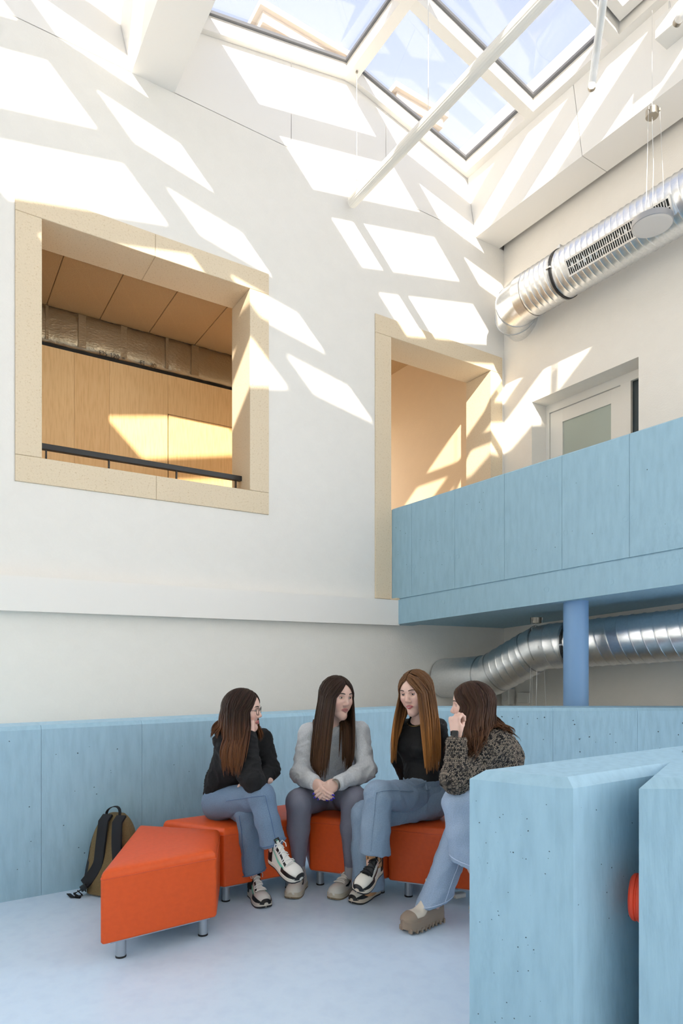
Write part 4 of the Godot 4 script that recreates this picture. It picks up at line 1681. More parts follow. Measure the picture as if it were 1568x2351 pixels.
		for b in act:
			for zz in B:
				for yy in B:
					for xx in B:
						var x: int = b.x * B + xx
						var y: int = b.y * B + yy
						var z: int = b.z * B + zz
						if x < 1 or y < 1 or z < 1 or x >= nx - 1 or y >= ny - 1 or z >= nz - 1:
							continue
						var q := x + y * nx + z * nxy
						var s0 := val[q] < 0.0
						for ax in 3:
							if (val[q + step[ax]] < 0.0) != s0:
								var v0 := vid[q]
								var v1 := vid[q - u_[ax]]
								var v2 := vid[q - u_[ax] - w_[ax]]
								var v3 := vid[q - w_[ax]]
								if v0 < 0 or v1 < 0 or v2 < 0 or v3 < 0:
									continue
								if s0:
									ix.append_array([v0, v2, v1, v0, v3, v2])
								else:
									ix.append_array([v0, v1, v2, v0, v2, v3])
		# winding: front faces clockwise, so outward = -(cross)
		var nv := PackedVector3Array()
		for pass_ in 2:
			nv = PackedVector3Array()
			nv.resize(vb.size())
			for k in range(0, ix.size(), 3):
				var fn := (vb[ix[k + 2]] - vb[ix[k]]).cross(vb[ix[k + 1]] - vb[ix[k]])
				nv[ix[k]] += fn
				nv[ix[k + 1]] += fn
				nv[ix[k + 2]] += fn
			for k in nv.size():
				nv[k] = nv[k].normalized()
			if pass_ == 1 or disp == null:
				break
			for k in vb.size():
				vb[k] += nv[k] * float(disp.call(vb[k], nv[k]))
		var base_v := mb.v.size()
		mb.v.append_array(vb)
		mb.n.append_array(nv)
		if paint != null:
			for k in vb.size():
				mb.c.append(paint.call(vb[k], nv[k]))
		else:
			for k in vb.size():
				mb.c.append(mb.col)
		for k in ix:
			mb.i.append(base_v + k)

# ------------------------------------------------------------------ people
const SKIN := Color(0.72, 0.475, 0.385)      # linear
const LIP := Color(0.48, 0.15, 0.14)
var head_mb: MB
var fold := FastNoiseLite.new()

func lin(r: int, g: int, b: int) -> Color:
	return Color8(r, g, b).srgb_to_linear()

# a head of 225 mm, chin to crown, looking along +z; made once and worn by all four
func make_head() -> MB:
	var b := Blob.new()
	b.cone(Vector3(0, 0.036, -0.036), Vector3(0, 0.034, 0.012), 0.077, 0.073, 0.02)
	b.cone(Vector3(0, 0.03, 0.022), Vector3(0, 0.005, 0.026), 0.061, 0.057, 0.03)
	b.cone(Vector3(0, -0.01, 0.018), Vector3(0, -0.078, 0.046), 0.056, 0.030, 0.03)
	for s in [-1.0, 1.0]:
		b.cone(Vector3(s * 0.052, -0.02, -0.002), Vector3(s * 0.046, -0.062, 0.008), 0.018, 0.015, 0.025)
		b.cone(Vector3(s * 0.046, -0.062, 0.008), Vector3(s * 0.010, -0.101, 0.058), 0.014, 0.013, 0.025)
		b.cone(Vector3(s * 0.036, -0.022, 0.052), Vector3(s * 0.030, -0.045, 0.052), 0.026, 0.022, 0.025)      # cheek
		b.cone(Vector3(s * 0.012, 0.026, 0.081), Vector3(s * 0.046, 0.025, 0.064), 0.007, 0.007, 0.014)        # brow
		b.cone(Vector3(s * 0.010, -0.0305, 0.091), Vector3(s * 0.0115, -0.0315, 0.086), 0.0062, 0.006, 0.006)   # nostril wing
		b.cone(Vector3(s * 0.0185, -0.0585, 0.0775), Vector3(s * 0.004, -0.0545, 0.0875), 0.0032, 0.0048, 0.006) # upper lip
		b.cone(Vector3(s * 0.0165, -0.0615, 0.0775), Vector3(s * 0.003, -0.0655, 0.0865), 0.0032, 0.0058, 0.006) # lower lip
		b.cone(Vector3(s * 0.074, 0.012, -0.012), Vector3(s * 0.070, -0.022, -0.006), 0.012, 0.008, 0.008)      # ear
		b.cuts.append([Vector3(s * 0.0315, 0.0085, 0.0880), 0.0158, 0.007])
	b.cone(Vector3(0, 0.016, 0.081), Vector3(0, -0.024, 0.0995), 0.0066, 0.0096, 0.012)      # nose
	b.cone(Vector3(0, -0.096, 0.066), Vector3(0, -0.092, 0.070), 0.016, 0.015, 0.02)          # chin
	b.cone(Vector3(0, -0.05, -0.025), Vector3(0, -0.17, -0.048), 0.047, 0.050, 0.025)         # neck
	var mb := MB.new()
	mb.colored = true
	var lips := Blob.new()
	for s in [-1.0, 1.0]:
		lips.cone(Vector3(s * 0.0185, -0.0585, 0.0775), Vector3(s * 0.004, -0.0545, 0.0875), 0.0032, 0.0048, 0.004)
		lips.cone(Vector3(s * 0.0165, -0.0615, 0.0775), Vector3(s * 0.003, -0.0655, 0.0865), 0.0032, 0.0058, 0.004)
	var ll := lips.all()
	var paint := func(p: Vector3, _n: Vector3) -> Color:
		var c := SKIN
		var blush := clampf(1.0 - Vector3(absf(p.x), p.y, p.z).distance_to(Vector3(0.043, -0.03, 0.068)) / 0.032, 0, 1)
		c = c.lerp(Color(0.66, 0.30, 0.24), blush * 0.5)
		c = c.lerp(Color(0.66, 0.31, 0.25), clampf(1.0 - p.distance_to(Vector3(0, -0.026, 0.108)) / 0.018, 0, 1) * 0.4)
		if p.y < -0.045 and p.y > -0.078 and p.z > 0.07:
			var d := lips.at(p, ll)
			c = c.lerp(LIP, clampf(1.0 - d / 0.0016, 0, 1))
			if absf(p.y + 0.0602 - p.x * p.x * 4.0) < 0.0012 and d < 0.002:
				c = Color(0.16, 0.05, 0.05)
		return c
	b.build(mb, 0.0033, paint)
	return mb

func face_details(mb: MB, x: Transform3D, gaze: Vector3, iris: Color, brow: Color, lip: Color, open_mouth := false, lid_up := 0.40, smile := 0.0) -> void:
	# eyeballs, lashes and brows joined to the body's mesh
	for s in [-1.0, 1.0]:
		var c := Vector3(s * 0.031, 0.0085, 0.0672)
		var g := gaze.normalized()
		var ux := g.cross(Vector3.UP).normalized()
		var uy := ux.cross(g)
		var rows := []
		var rr := 0.0122
		var rings := [[0.0, 0], [0.19, 0], [0.2, 1], [0.46, 1], [0.5, 1], [0.52, 2], [0.9, 2], [1.5, 2]]
		for q in rings:
			var ring := PackedVector3Array()
			for j in 18:
				var a := TAU * j / 18.0
				ring.append(x * (c + (g * cos(q[0]) + (ux * cos(a) + uy * sin(a)) * sin(q[0])) * rr))
			rows.append(ring)
		for k in rows.size() - 1:
			var kind: int = rings[k][1]
			mb.col = Color(0.008, 0.007, 0.007) if rings[k + 1][0] < 0.2 else (iris if rings[k + 1][0] <= 0.5 else Color(0.62, 0.58, 0.56))
			mb.sheet([rows[k], rows[k + 1]], true, true)
		# lids: shells over the eyeball that leave an almond opening, with a lash line and the brow
		for lid in 2:
			var rs := []
			var edge := []
			for k in 13:
				var az := lerpf(-1.35, 1.35, k / 12.0)
				var e0: float = (lid_up if lid == 0 else -0.34) * pow(maxf(0.0, cos(az * 1.08)), 0.7) + 0.05 * az * s
				var ring := PackedVector3Array()
				for m in 6:
					var el := lerpf(e0, 1.6 if lid == 0 else -1.6, m / 5.0)
					ring.append(x * (c + Vector3(sin(az) * cos(el), sin(el), cos(az) * cos(el)) * (rr + 0.0011)))
				rs.append(ring)
				edge.append(x * (c + Vector3(sin(az) * cos(e0), sin(e0), cos(az) * cos(e0)) * (rr + 0.0014)))
			mb.col = SKIN * Color(0.93, 0.86, 0.84) if lid == 0 else SKIN
			mb.sheet(rs, false, lid == 1)
			mb.col = Color(0.012, 0.009, 0.008) if lid == 0 else Color(0.16, 0.08, 0.06)
			mb.tube(edge, 0.0011 if lid == 0 else 0.0005, 5)
		mb.col = brow
		var lp := []
		for e in [[0.051, 0.0265, 0.0752], [0.043, 0.0312, 0.0806], [0.033, 0.0328, 0.0862], [0.022, 0.0312, 0.0903], [0.013, 0.0288, 0.0926]]:
			lp.append(x * Vector3(s * e[0], e[1], e[2]))
		mb.tube(lp, [0.0008, 0.0022, 0.0029, 0.0031, 0.0022], 8, true, x.basis.y, 0.45)
	if open_mouth:
		mb.col = Color(0.70, 0.66, 0.62)
		var tp := []
		for e in [[-0.012, -0.0594, 0.0872], [0.0, -0.0604, 0.0928], [0.012, -0.0594, 0.0872]]:
			tp.append(x * Vector3(e[0], e[1], e[2]))
		mb.tube(tp, [0.0008, 0.0024, 0.0008], 8)
	mb.col = lip
	for s in [-1.0, 1.0]:
		mb.tube([x * Vector3(s * (0.0185 + smile * 0.5), -0.0587 + smile, 0.0822 - smile), x * Vector3(s * 0.009, -0.0560, 0.0890), x * Vector3(0, -0.0556, 0.0918)], [0.0006, 0.0023, 0.0025], 8)
		mb.tube([x * Vector3(s * (0.0170 + smile * 0.5), -0.0605 + smile, 0.0822 - smile), x * Vector3(s * 0.008, -0.0650, 0.0892), x * Vector3(0, -0.0662, 0.0922)], [0.0006, 0.0027, 0.0032], 8)

# a hand: wrist, direction to the knuckles, palm side, thumb side; curls per finger
func hand(mb: MB, wrist: Vector3, dir: Vector3, palm: Vector3, curl: Array, size := 1.0, thumb_in := 0.5, flip := 1.0, nails = null) -> void:
	dir = dir.normalized()
	palm = (palm - dir * palm.dot(dir)).normalized()
	var side := dir.cross(palm).normalized() * flip     # towards the thumb
	var b := Blob.new()
	var s := size
	var kn := wrist + dir * 0.088 * s
	b.cone(wrist - dir * 0.05 * s, wrist + dir * 0.01 * s, 0.027 * s, 0.026 * s, 0.012, palm, 0.75)
	b.cone(wrist + dir * 0.01 * s + side * 0.008 * s, kn + side * 0.024 * s, 0.022 * s, 0.0135 * s, 0.012, palm, 0.72)
	b.cone(wrist + dir * 0.01 * s, kn + side * 0.006 * s, 0.022 * s, 0.0135 * s, 0.012, palm, 0.72)
	b.cone(wrist + dir * 0.01 * s - side * 0.008 * s, kn - side * 0.024 * s, 0.021 * s, 0.012 * s, 0.012, palm, 0.72)
	b.cone(wrist + dir * 0.015 * s + side * 0.016 * s, wrist + dir * 0.05 * s + side * 0.03 * s, 0.018 * s, 0.014 * s, 0.012)
	var offs := [0.0285, 0.0095, -0.010, -0.0285]
	var lens := [0.070, 0.078, 0.072, 0.057]
	var tips := []
	for f in 4:
		var p: Vector3 = kn + side * offs[f] * s - dir * (0.0 if f < 2 else (0.004 if f == 2 else 0.012)) * s
		var ang := 0.0
		var r := 0.0094 * s if f < 3 else 0.0080 * s
		var fan := dir.rotated(palm, 0.0)
		for j in 3:
			ang += curl[f] * [0.85, 1.0, 0.75][j]
			var d := (fan * cos(ang) + palm * sin(ang)).normalized()
			var q: Vector3 = p + d * lens[f] * [0.45, 0.31, 0.24][j] * s
			b.cone(p, q, r, r * 0.9, 0.005)
			r *= 0.9
			p = q
			if j == 2:
				tips.append([p, d, palm * cos(ang) - fan * sin(ang), r])
	var tb := wrist + dir * 0.03 * s + side * 0.030 * s
	var td := (dir * 0.75 + side * (0.75 - thumb_in) + palm * thumb_in).normalized()
	var t1 := tb + td * 0.038 * s
	var td2 := (td + palm * thumb_in * 0.4 - side * thumb_in * 0.5).normalized()
	var t2 := t1 + td2 * 0.030 * s
	var t3 := t2 + (td2 - side * thumb_in * 0.3).normalized() * 0.022 * s
	b.cone(tb, t1, 0.013 * s, 0.0108 * s, 0.010)
	b.cone(t1, t2, 0.0108 * s, 0.0098 * s, 0.005)
	b.cone(t2, t3, 0.0098 * s, 0.0080 * s, 0.005)
	tips.append([t3, (t3 - t2).normalized(), side * -1.0 * -1.0, 0.008 * s])
	mb.col = SKIN
	b.build(mb, 0.0034)
	if nails != null:
		for t in tips:
			mb.col = nails
			var up: Vector3 = -t[2]
			mb.tube([t[0] - t[1] * 0.006 + up * t[3] * 0.55, t[0] + t[1] * 0.004 + up * t[3] * 0.65, t[0] + t[1] * 0.011 + up * t[3] * 0.35], [0.0045, 0.0055, 0.0028], 8)
		mb.col = SKIN

# ------------------------------------------------------------------ hair
# locks fall from a parting over the skull, then hang and slide off the clothes
func hair(parent: Node3D, x: Transform3D, o: Dictionary, body: Blob) -> void:
	var rng := RandomNumberGenerator.new()
	rng.seed = o.seed
	var root: Color = o.root
	var tip: Color = o.tip
	var mb := MB.new()
	mb.colored = true
	var bl := body.all()
	# cap close to the scalp
	var cap := Blob.new()
	cap.cone(Vector3(0, 0.038, -0.032), Vector3(0, 0.038, 0.004), 0.0765, 0.0745, 0.02)
	cap.cone(Vector3(0, 0.0, -0.040), Vector3(0, -0.06, -0.040), 0.066, 0.055, 0.03)
	cap.planes.append([Vector3(0, 0.045, 0.050), Vector3(0, -0.30, 0.954), 1.0])
	var cm := MB.new()
	cap.build(cm, 0.006)
	for k in cm.c.size():
		cm.c[k] = root * 0.8
	mb.add(cm, x)
	var inv := x.affine_inverse()
	var sc: float = x.basis.x.length()
	var n_locks: int = o.n
	for l in n_locks:
		var sg := -1.0 if l % 2 == 0 else 1.0
		var u := rng.randf()
		# where along the parting (0 forehead, 1 nape) and where round the head it leaves
		var th0: float = o.get("face", 0.80)
		var th := lerpf(th0, PI, pow(u, 0.9))
		var along := clampf((th - th0) / (PI - th0) + rng.randf_range(-0.08, 0.08), 0, 1)
		var lift := rng.randf_range(0.004, 0.013)
		var ppos := Vector3(o.get("part", 0.0), 0, 0)
		# parting curve over the crown
		var pa := lerpf(0.98, -0.9, along)
		var c0 := Vector3(0, 0.030, -0.012)
		var top := c0 + Vector3(ppos.x + sg * 0.003, cos(pa) * 0.0935, sin(pa) * 0.0935 + 0.003)
		var ea := Vector3(sg * sin(th), 0, cos(th))
		var eq := c0 + Vector3(ea.x * 0.082, -0.025, ea.z * 0.104)
		var path := []
		for k in 7:
			var t := k / 6.0
			var p := top.lerp(eq, t)
			var d := p - c0
			var e := Vector3(d.x / 0.083, d.y / 0.096, d.z / 0.105)
			p = c0 + d / maxf(e.length(), 0.05) * (1.0 + lift * 6.0 * (0.4 + 0.6 * t))
			path.append(x * p)
		# hang
		var p: Vector3 = path[-1]
		var wdir: Vector3 = (x.basis * ea).normalized()
		wdir.y = 0.0
		var bias: Vector3 = o.bias.call(sg, th)
		var y_end: float = o.end.call(sg, th) + rng.randf_range(-0.035, 0.03)
		var steps := 13
		var dy := (p.y - y_end) / steps
		var wav: float = o.get("wave", 0.0)
		var ph := rng.randf() * TAU
		var jit := Vector3(rng.randf_range(-1, 1), 0, rng.randf_range(-1, 1)) * 0.022
		for k in range(1, steps + 1):
			var t := k / float(steps)
			p += Vector3.DOWN * dy + wdir * (0.004 * (1.0 - t) - 0.004 * t) + bias * dy + jit * (0.35 / steps)
			for it in 3:
				var d := body.at(p, bl)
				var gap := 0.010 + 0.010 * fposmod(l * 0.618, 1.0)
				if d < gap:
					var g := Vector3(body.at(p + Vector3(0.006, 0, 0), bl) - d, body.at(p + Vector3(0, 0.006, 0), bl) - d, body.at(p + Vector3(0, 0, 0.006), bl) - d).normalized()
					g.y *= 0.35
					p += g.normalized() * minf(gap - d, 0.03)
			var wv := Vector3(sin(ph + t * 9.0), 0, cos(ph + t * 8.0)) * wav * smoothstep(0.1, 0.8, t)
			path.append(p + wv)
		# strands gathered round each guide
		var across := (x.basis * Vector3(-ea.z, 0, ea.x)).normalized()
		var outw := (x.basis * ea).normalized()
		for q in 4:
			var w0 := rng.randf_range(0.0034, 0.0062) * (1.4 if q == 0 else 1.0)
			var o1 := rng.randf_range(-0.011, 0.011) if q > 0 else 0.0
			var o2 := rng.randf_range(0.0, 0.006) if q > 0 else -0.002
			var cut := rng.randf_range(0.86, 1.0)
			var pp := []
			var rad := []
			var np := path.size()
			for k in np:
				var t := k / float(np - 1)
				var tt := t * cut * (np - 1)
				var k0 := mini(int(tt), np - 2)
				var pt: Vector3 = (path[k0] as Vector3).lerp(path[k0 + 1], tt - k0)
				var open := minf(1.0, t * 3.0) * (1.0 + 0.25 * sin(ph + q * 2.0 + t * 5.0))
				pp.append(pt + across * o1 * open + outw * o2 * open)
				rad.append(w0 * (0.6 + 0.4 * minf(1.0, t * 4.0)) * (1.0 - 0.88 * pow(maxf(0.0, (t - 0.6) / 0.4), 1.6)))
			var vv := rng.randf_range(0.62, 1.38)
			var start := mb.v.size()
			mb.tube(pp, rad, 5, false, across, 0.6)
			for k in range(start, mb.v.size()):
				var t := clampf(((k - start) / 5) / float(np - 1), 0, 1)
				mb.c[k] = (root.lerp(tip, smoothstep(0.35, 0.95, t)) * vv)
	var m := mat(Color(1, 1, 1), 0.48)
	m.vertex_color_use_as_albedo = true
	m.metallic_specular = 0.28
	part(parent, "hair", mb, m)

# ------------------------------------------------------------------ footwear
func shoe(parent: Node3D, heel: Vector3, toe: Vector3, st: Dictionary) -> void:
	var z := (toe - heel).normalized()
	var up := Vector3.UP if not st.has("up") else (st.up as Vector3)
	var xx := up.cross(z).normalized()
	up = z.cross(xx).normalized()
	var L: float = st.get("len", 0.275)
	var org := heel
	var P := func(a: float, h: float, d: float) -> Vector3: return org + xx * a + up * h + z * d
	var node := Node3D.new()
	node.name = "boot" if st.boot else "shoe"
	node.position = heel - parent.position
	parent.add_child(node, true)
	var sh: float = st.sole
	var wid := func(d: float) -> float:
		var t: float = d / L
		return L * (0.125 + 0.062 * smoothstep(0.25, 0.72, t) - 0.01 * sin(PI * clampf(t * 2.0, 0, 1))) * sqrt(maxf(0.0, 1.0 - pow(maxf(0.0, (t - 0.72) / 0.28), 2.4))) * sqrt(clampf(1.0 - pow(maxf(0.0, (0.14 - t) / 0.14), 2.2), 0.04, 1.0))
	# sole
	var mb := MB.new()
	var outl := []
	for k in 21:
		outl.append(Vector2(wid.call(L * k / 20.0) * 1.05 + 0.001, L * k / 20.0))
	var rows := []
	var prof := [[0.90, 0.0], [1.0, 0.004], [1.0, sh * 0.55], [0.975, sh * 0.6], [1.0, sh * 0.66], [1.0, sh - 0.003], [0.93, sh]]
	for pr in prof:
		var ring := PackedVector3Array()
		for k in outl.size():
			ring.append(P.call(outl[k].x * pr[0], pr[1] + 0.010 * pow(maxf(0.0, outl[k].y / L - 0.78) / 0.22, 2.0), outl[k].y))
		for k in range(outl.size() - 2, 0, -1):
			ring.append(P.call(-outl[k].x * pr[0], pr[1] + 0.010 * pow(maxf(0.0, outl[k].y / L - 0.78) / 0.22, 2.0), outl[k].y))
		rows.append(ring)
	mb.sheet(rows, true, true)
	mb.fan(rows[0], -up)
	mb.fan(rows[-1], up)
	part(node, "sole", mb, st.sole_m)
	if st.boot:
		for k in 9:
			for s in [-1.0, 1.0]:
				var d := L * (0.08 + 0.105 * k)
				mb = MB.new()
				mb.cbox(P.call(s * wid.call(d) * 0.88, 0.004, d), Basis(xx, up, z), Vector3(0.028, 0.024, 0.012), 0.002)
				part(node, "tread_lug", mb, st.sole_m)
	else:
		mb = MB.new()
		var rr := []
		for pr in [[0.99, 0.0], [1.01, 0.003], [1.01, 0.008], [0.99, 0.009]]:
			var ring := PackedVector3Array()
			for k in outl.size():
				ring.append(P.call(outl[k].x * pr[0], pr[1] - 0.0005 + 0.010 * pow(maxf(0.0, outl[k].y / L - 0.78) / 0.22, 2.0), outl[k].y))
			for k in range(outl.size() - 2, 0, -1):
				ring.append(P.call(-outl[k].x * pr[0], pr[1] - 0.0005 + 0.010 * pow(maxf(0.0, outl[k].y / L - 0.78) / 0.22, 2.0), outl[k].y))
			rr.append(ring)
		mb.sheet(rr, true, true)
		part(node, "outsole", mb, st.out_m)
	# upper: arches across the foot from heel to toe
	var hgt := func(d: float) -> float:
		var t: float = d / L
		var collar: float = st.collar
		return lerpf(collar, 0.050 if not st.boot else 0.042, smoothstep(0.30, 0.66, t)) * sqrt(maxf(0.0, 1.0 - pow(maxf(0.0, (t - 0.70) / 0.30), 2.2))) * (0.90 + 0.1 * smoothstep(0.0, 0.1, t))
	var arch := func(d: float, a: float, off: float) -> Vector3:
		var w: float = wid.call(d) * 0.97
		var h: float = hgt.call(d)
		var ca := cos(a)
		var sa := sin(a)
		var e := 2.5
		var m := pow(pow(absf(ca), e) + pow(absf(sa), e), -1.0 / e)
		var nar := 1.0 - 0.34 * clampf(sa * m, 0, 1) * smoothstep(0.04, 0.08, h)
		return P.call(ca * m * nar * (w + off), sh - 0.004 + sa * m * (h + off) , d + (off if d > L * 0.9 else 0.0))
	var sheet_of := func(d0: float, d1: float, a0: float, a1: float, off: float, nd: int, na: int, called: String, m: Material):
		var q := MB.new()
		var rs := []
		for k in nd + 1:
			var d := lerpf(d0, d1, k / float(nd))
			var ring := PackedVector3Array()
			for j in na + 1:
				ring.append(arch.call(d, lerpf(a0, a1, j / float(na)), off))
			rs.append(ring)
		q.sheet(rs, false, false)
		part(node, called, q, m)
	sheet_of.call(0.003, L * 0.992, 0.0, PI, 0.0, 22, 16, "upper", st.upper_m)
	if st.has("cap_m"):
		sheet_of.call(L * 0.955, L * 0.995, 0.0, PI, 0.0024, 4, 14, "toe_cap", st.cap_m)
		for s in [0, 1]:
			var a0 := 0.0 if s == 0 else PI
			var a1 := 0.55 if s == 0 else PI - 0.55
			sheet_of.call(L * 0.55, L * 0.985, minf(a0, a1), maxf(a0, a1), 0.0020, 12, 4, "mudguard", st.cap_m)
			var b0 := 0.85 if s == 0 else PI - 1.25
			sheet_of.call(L * 0.30, L * 0.66, b0, b0 + 0.40, 0.0025, 8, 3, "eyestay", st.cap_m)
			sheet_of.call(0.004, L * 0.20, minf(a0, 1.2 if s == 0 else PI - 1.2), maxf(a0, 1.2 if s == 0 else PI - 1.2), 0.0022, 5, 5, "heel_counter", st.cap_m)
	if st.has("guard_m"):
		sheet_of.call(L * 0.80, L * 0.994, 0.0, PI, 0.003, 8, 14, "toe_guard", st.guard_m)
		for s in [0, 1]:
			sheet_of.call(0.004, L * 0.81, 0.0 if s == 0 else PI - 0.42, 0.42 if s == 0 else PI, 0.003, 14, 4, "side_guard", st.guard_m)
		var q0 := MB.new()
		q0.tube([P.call(0, sh + 0.10, L * 0.20), P.call(0, sh + 0.16, L * 0.17)], [0.052, 0.056], 20)
		part(node, "shaft", q0, st.upper_m)
	if st.has("mark_m"):
		for s in [0, 1]:
			var q := MB.new()
			var pp := []
			for e in [[0.62, 0.62], [0.50, 0.42], [0.40, 0.40], [0.28, 0.58], [0.16, 0.85]]:
				pp.append(arch.call(L * e[0], e[1] if s == 0 else PI - e[1], 0.002))
			q.tube(pp, [0.004, 0.010, 0.0095, 0.006, 0.002], 6, true, up, 0.18)
			part(node, "side_mark", q, st.mark_m)
	if not st.boot:
		# tongue and laces
		var q := MB.new()
		var rs := []
		for k in 9:
			var d := L * lerpf(0.70, 0.28, k / 8.0)
			var ring := PackedVector3Array()
			for j in 7:
				ring.append(arch.call(d, lerpf(1.12, PI - 1.12, j / 6.0), 0.004 + 0.010 * (k / 8.0)) + up * (0.020 if k == 8 else 0.0))
			rs.append(ring)
		q.sheet(rs, false, true)
		part(node, "tongue", q, st.tongue_m)
		for k in 6:
			var d := L * lerpf(0.66, 0.33, k / 5.0)
			q = MB.new()
			var pp := []
			for j in 7:
				pp.append(arch.call(d + 0.010 * (j / 6.0 - 0.5) * (1 if k % 2 == 0 else -1), lerpf(0.92, PI - 0.92, j / 6.0), 0.008 + 0.008 * (k / 5.0)))
			q.tube(pp, 0.0034, 7, true, up, 0.6)
			part(node, "lace", q, st.lace_m)
		for s in [-1.0, 1.0]:
			q = MB.new()
			var k0: Vector3 = arch.call(L * 0.33, PI / 2, 0.022)
			q.tube([k0, k0 + xx * s * 0.025 + up * 0.008 - z * 0.004, k0 + xx * s * 0.040 - up * 0.012 + z * 0.006, k0 + xx * s * 0.034 - up * 0.026 + z * 0.018], 0.0028, 7, true, up, 0.7)
			part(node, "lace_end", q, st.lace_m)
		if st.has("badge_m"):
			q = MB.new()
			q.cbox(arch.call(L * 0.27, PI / 2, 0.026) + up * 0.006, Basis(xx, (up * 0.8 - z * 0.6).normalized(), (up * 0.6 + z * 0.8).normalized()), Vector3(0.034, 0.030, 0.003), 0.001)
			part(node, "tongue_badge", q, st.badge_m)
			q = MB.new()
			var bc: Vector3 = arch.call(L * 0.27, PI / 2, 0.026) + up * 0.006 + (up * 0.6 + z * 0.8).normalized() * 0.0022
			var bu := (up * 0.8 - z * 0.6).normalized()
			q.tube([bc - bu * 0.010 - xx * 0.006, bc, bc + bu * 0.007 + xx * 0.002], [0.001, 0.0016, 0.0012], 5)
			q.tube([bc, bc - bu * 0.009 + xx * 0.007], [0.0014, 0.0008], 5)
			q.tube([bc + bu * 0.004, bc + bu * 0.008 - xx * 0.009], [0.0012, 0.0008], 5)
			part(node, "badge_figure", q, st.mark_m)

# ------------------------------------------------------------------ clothing helpers
func facing(sr: Vector3, sl: Vector3) -> Vector3:
	var f := (sl - sr).cross(Vector3.UP)
	return Vector3(f.x, 0, f.z).normalized()

func torso(b: Blob, j: Dictionary, f: Vector3, add: float, w := 1.0) -> void:
	b.cone(j.pelvis, j.waist, (0.128 + add) * w, (0.116 + add) * w, 0.05, f, 0.78)
	b.cone(j.waist, j.chest, (0.118 + add) * w, (0.132 + add) * w, 0.05, f, 0.78)
	b.cone(j.chest, j.neck.lerp(j.chest, 0.18), (0.130 + add) * w, (0.075 + add) * w, 0.06, f, 0.80)
	b.cone(j.shR, j.shL, 0.052 + add, 0.052 + add, 0.05)
	b.cone(j.neck.lerp(j.chest, 0.1), j.neck, 0.062 + add, 0.050 + add, 0.03)

func arm(b: Blob, s: Vector3, e: Vector3, w: Vector3, r: Array, k := 0.03) -> void:
	b.cone(s, e, r[0], r[1], k)
	b.cone(e, w, r[1], r[2], 0.02)

func leg(b: Blob, pts: Array, r: Array, k := 0.03) -> void:
	for i in pts.size() - 1:
		b.cone(pts[i], pts[i + 1], r[i], r[i + 1], k if i == 0 else 0.02)

func person_node(label: String, at: Vector3) -> Node3D:
	var o := Node3D.new()
	o.position = Vector3(at.x, 0, at.z)
	tag(o, label, "person", "four people talking on the benches")
	return o

func head_frame(at: Vector3, fwd: Vector3, roll: float, size: float) -> Transform3D:
	var z := fwd.normalized()
	var x := Vector3.UP.cross(z).normalized()
	var y := z.cross(x).normalized()
	var b := Basis(x, y, z).rotated(z, roll)
	return Transform3D(b.scaled_local(Vector3.ONE * size), at)

func cloth(col: Color, rough := 0.9, seed_ := 1, contrast := 0.12, scale := 5.0) -> StandardMaterial3D:
	var m := tri(mat(col, rough), Vector3.ONE * scale)
	m.albedo_texture = noise_tex(200 + seed_, 0.03, [[0.0, Color(1 - contrast, 1 - contrast, 1 - contrast)], [1.0, Color(1, 1, 1)]], 5, 512)
	m.normal_enabled = true
	m.normal_texture = M.weave
	m.normal_scale = 0.35
	return m

func wrinkle(amp: float, fx: float, fy: float) -> Variant:
	return func(p: Vector3, _n: Vector3) -> float:
		var wx := fold.get_noise_3d(p.x * 4.0, p.y * 4.0, p.z * 4.0) * 0.12
		var a := fold.get_noise_3d((p.x + wx) * fx, (p.y + wx) * fy, p.z * fx)
		var c := fold.get_noise_3d(p.x * fx * 2.3 + 7.0, p.y * fy * 2.3 + wx * 9.0, p.z * fx * 2.3)
		return amp * (0.8 - pow(absf(a), 0.7) * 2.2 + (0.35 - absf(c)) * 0.7)

func clip(b: Blob, at: Vector3, dir: Vector3, reach: float) -> void:
	b.planes.append([at, dir.normalized(), reach])

# unwraps a garment round its limbs so that ribs run along sleeves and round the body
func rib_uv(mb: MB, limbs: Array, rib: float) -> void:
	var v2 := PackedVector3Array()
	var n2 := PackedVector3Array()
	var t2 := PackedVector2Array()
	var i2 := PackedInt32Array()
	var fr := []
	for l in limbs:
		var d: Vector3 = (l[1] - l[0]).normalized()
		var x: Vector3 = d.cross(l[3]).normalized()
		fr.append([d, x, d.cross(x)])
	for k in range(0, mb.i.size(), 3):
		var c := (mb.v[mb.i[k]] + mb.v[mb.i[k + 1]] + mb.v[mb.i[k + 2]]) / 3.0
		var best := 0
		var bd := 1e9
		for q in limbs.size():
			var l: Array = limbs[q]
			var ab: Vector3 = l[1] - l[0]
			var h := clampf((c - l[0]).dot(ab) / ab.length_squared(), 0, 1)
			var e: float = (c - l[0] - ab * h).length() - l[2]
			if e < bd:
				bd = e
				best = q
		var f: Array = fr[best]
		var o: Vector3 = limbs[best][0]
		var r: float = limbs[best][2] + 0.01
		var a0 := 0.0
		for m in 3:
			var id := mb.i[k + m]
			var rel := mb.v[id] - o
			var a := atan2(rel.dot(f[2]), rel.dot(f[1]))
			if m == 0:
				a0 = a
			elif a - a0 > PI:
				a -= TAU
			elif a0 - a > PI:
				a += TAU
			i2.append(v2.size())
			v2.append(mb.v[id])
			n2.append(mb.n[id])
			t2.append(Vector2(a * r / (rib * 16.0), rel.dot(f[0]) / (rib * 16.0)))
	mb.v = v2
	mb.n = n2
	mb.t = t2
	mb.i = i2
	mb.c = PackedColorArray()

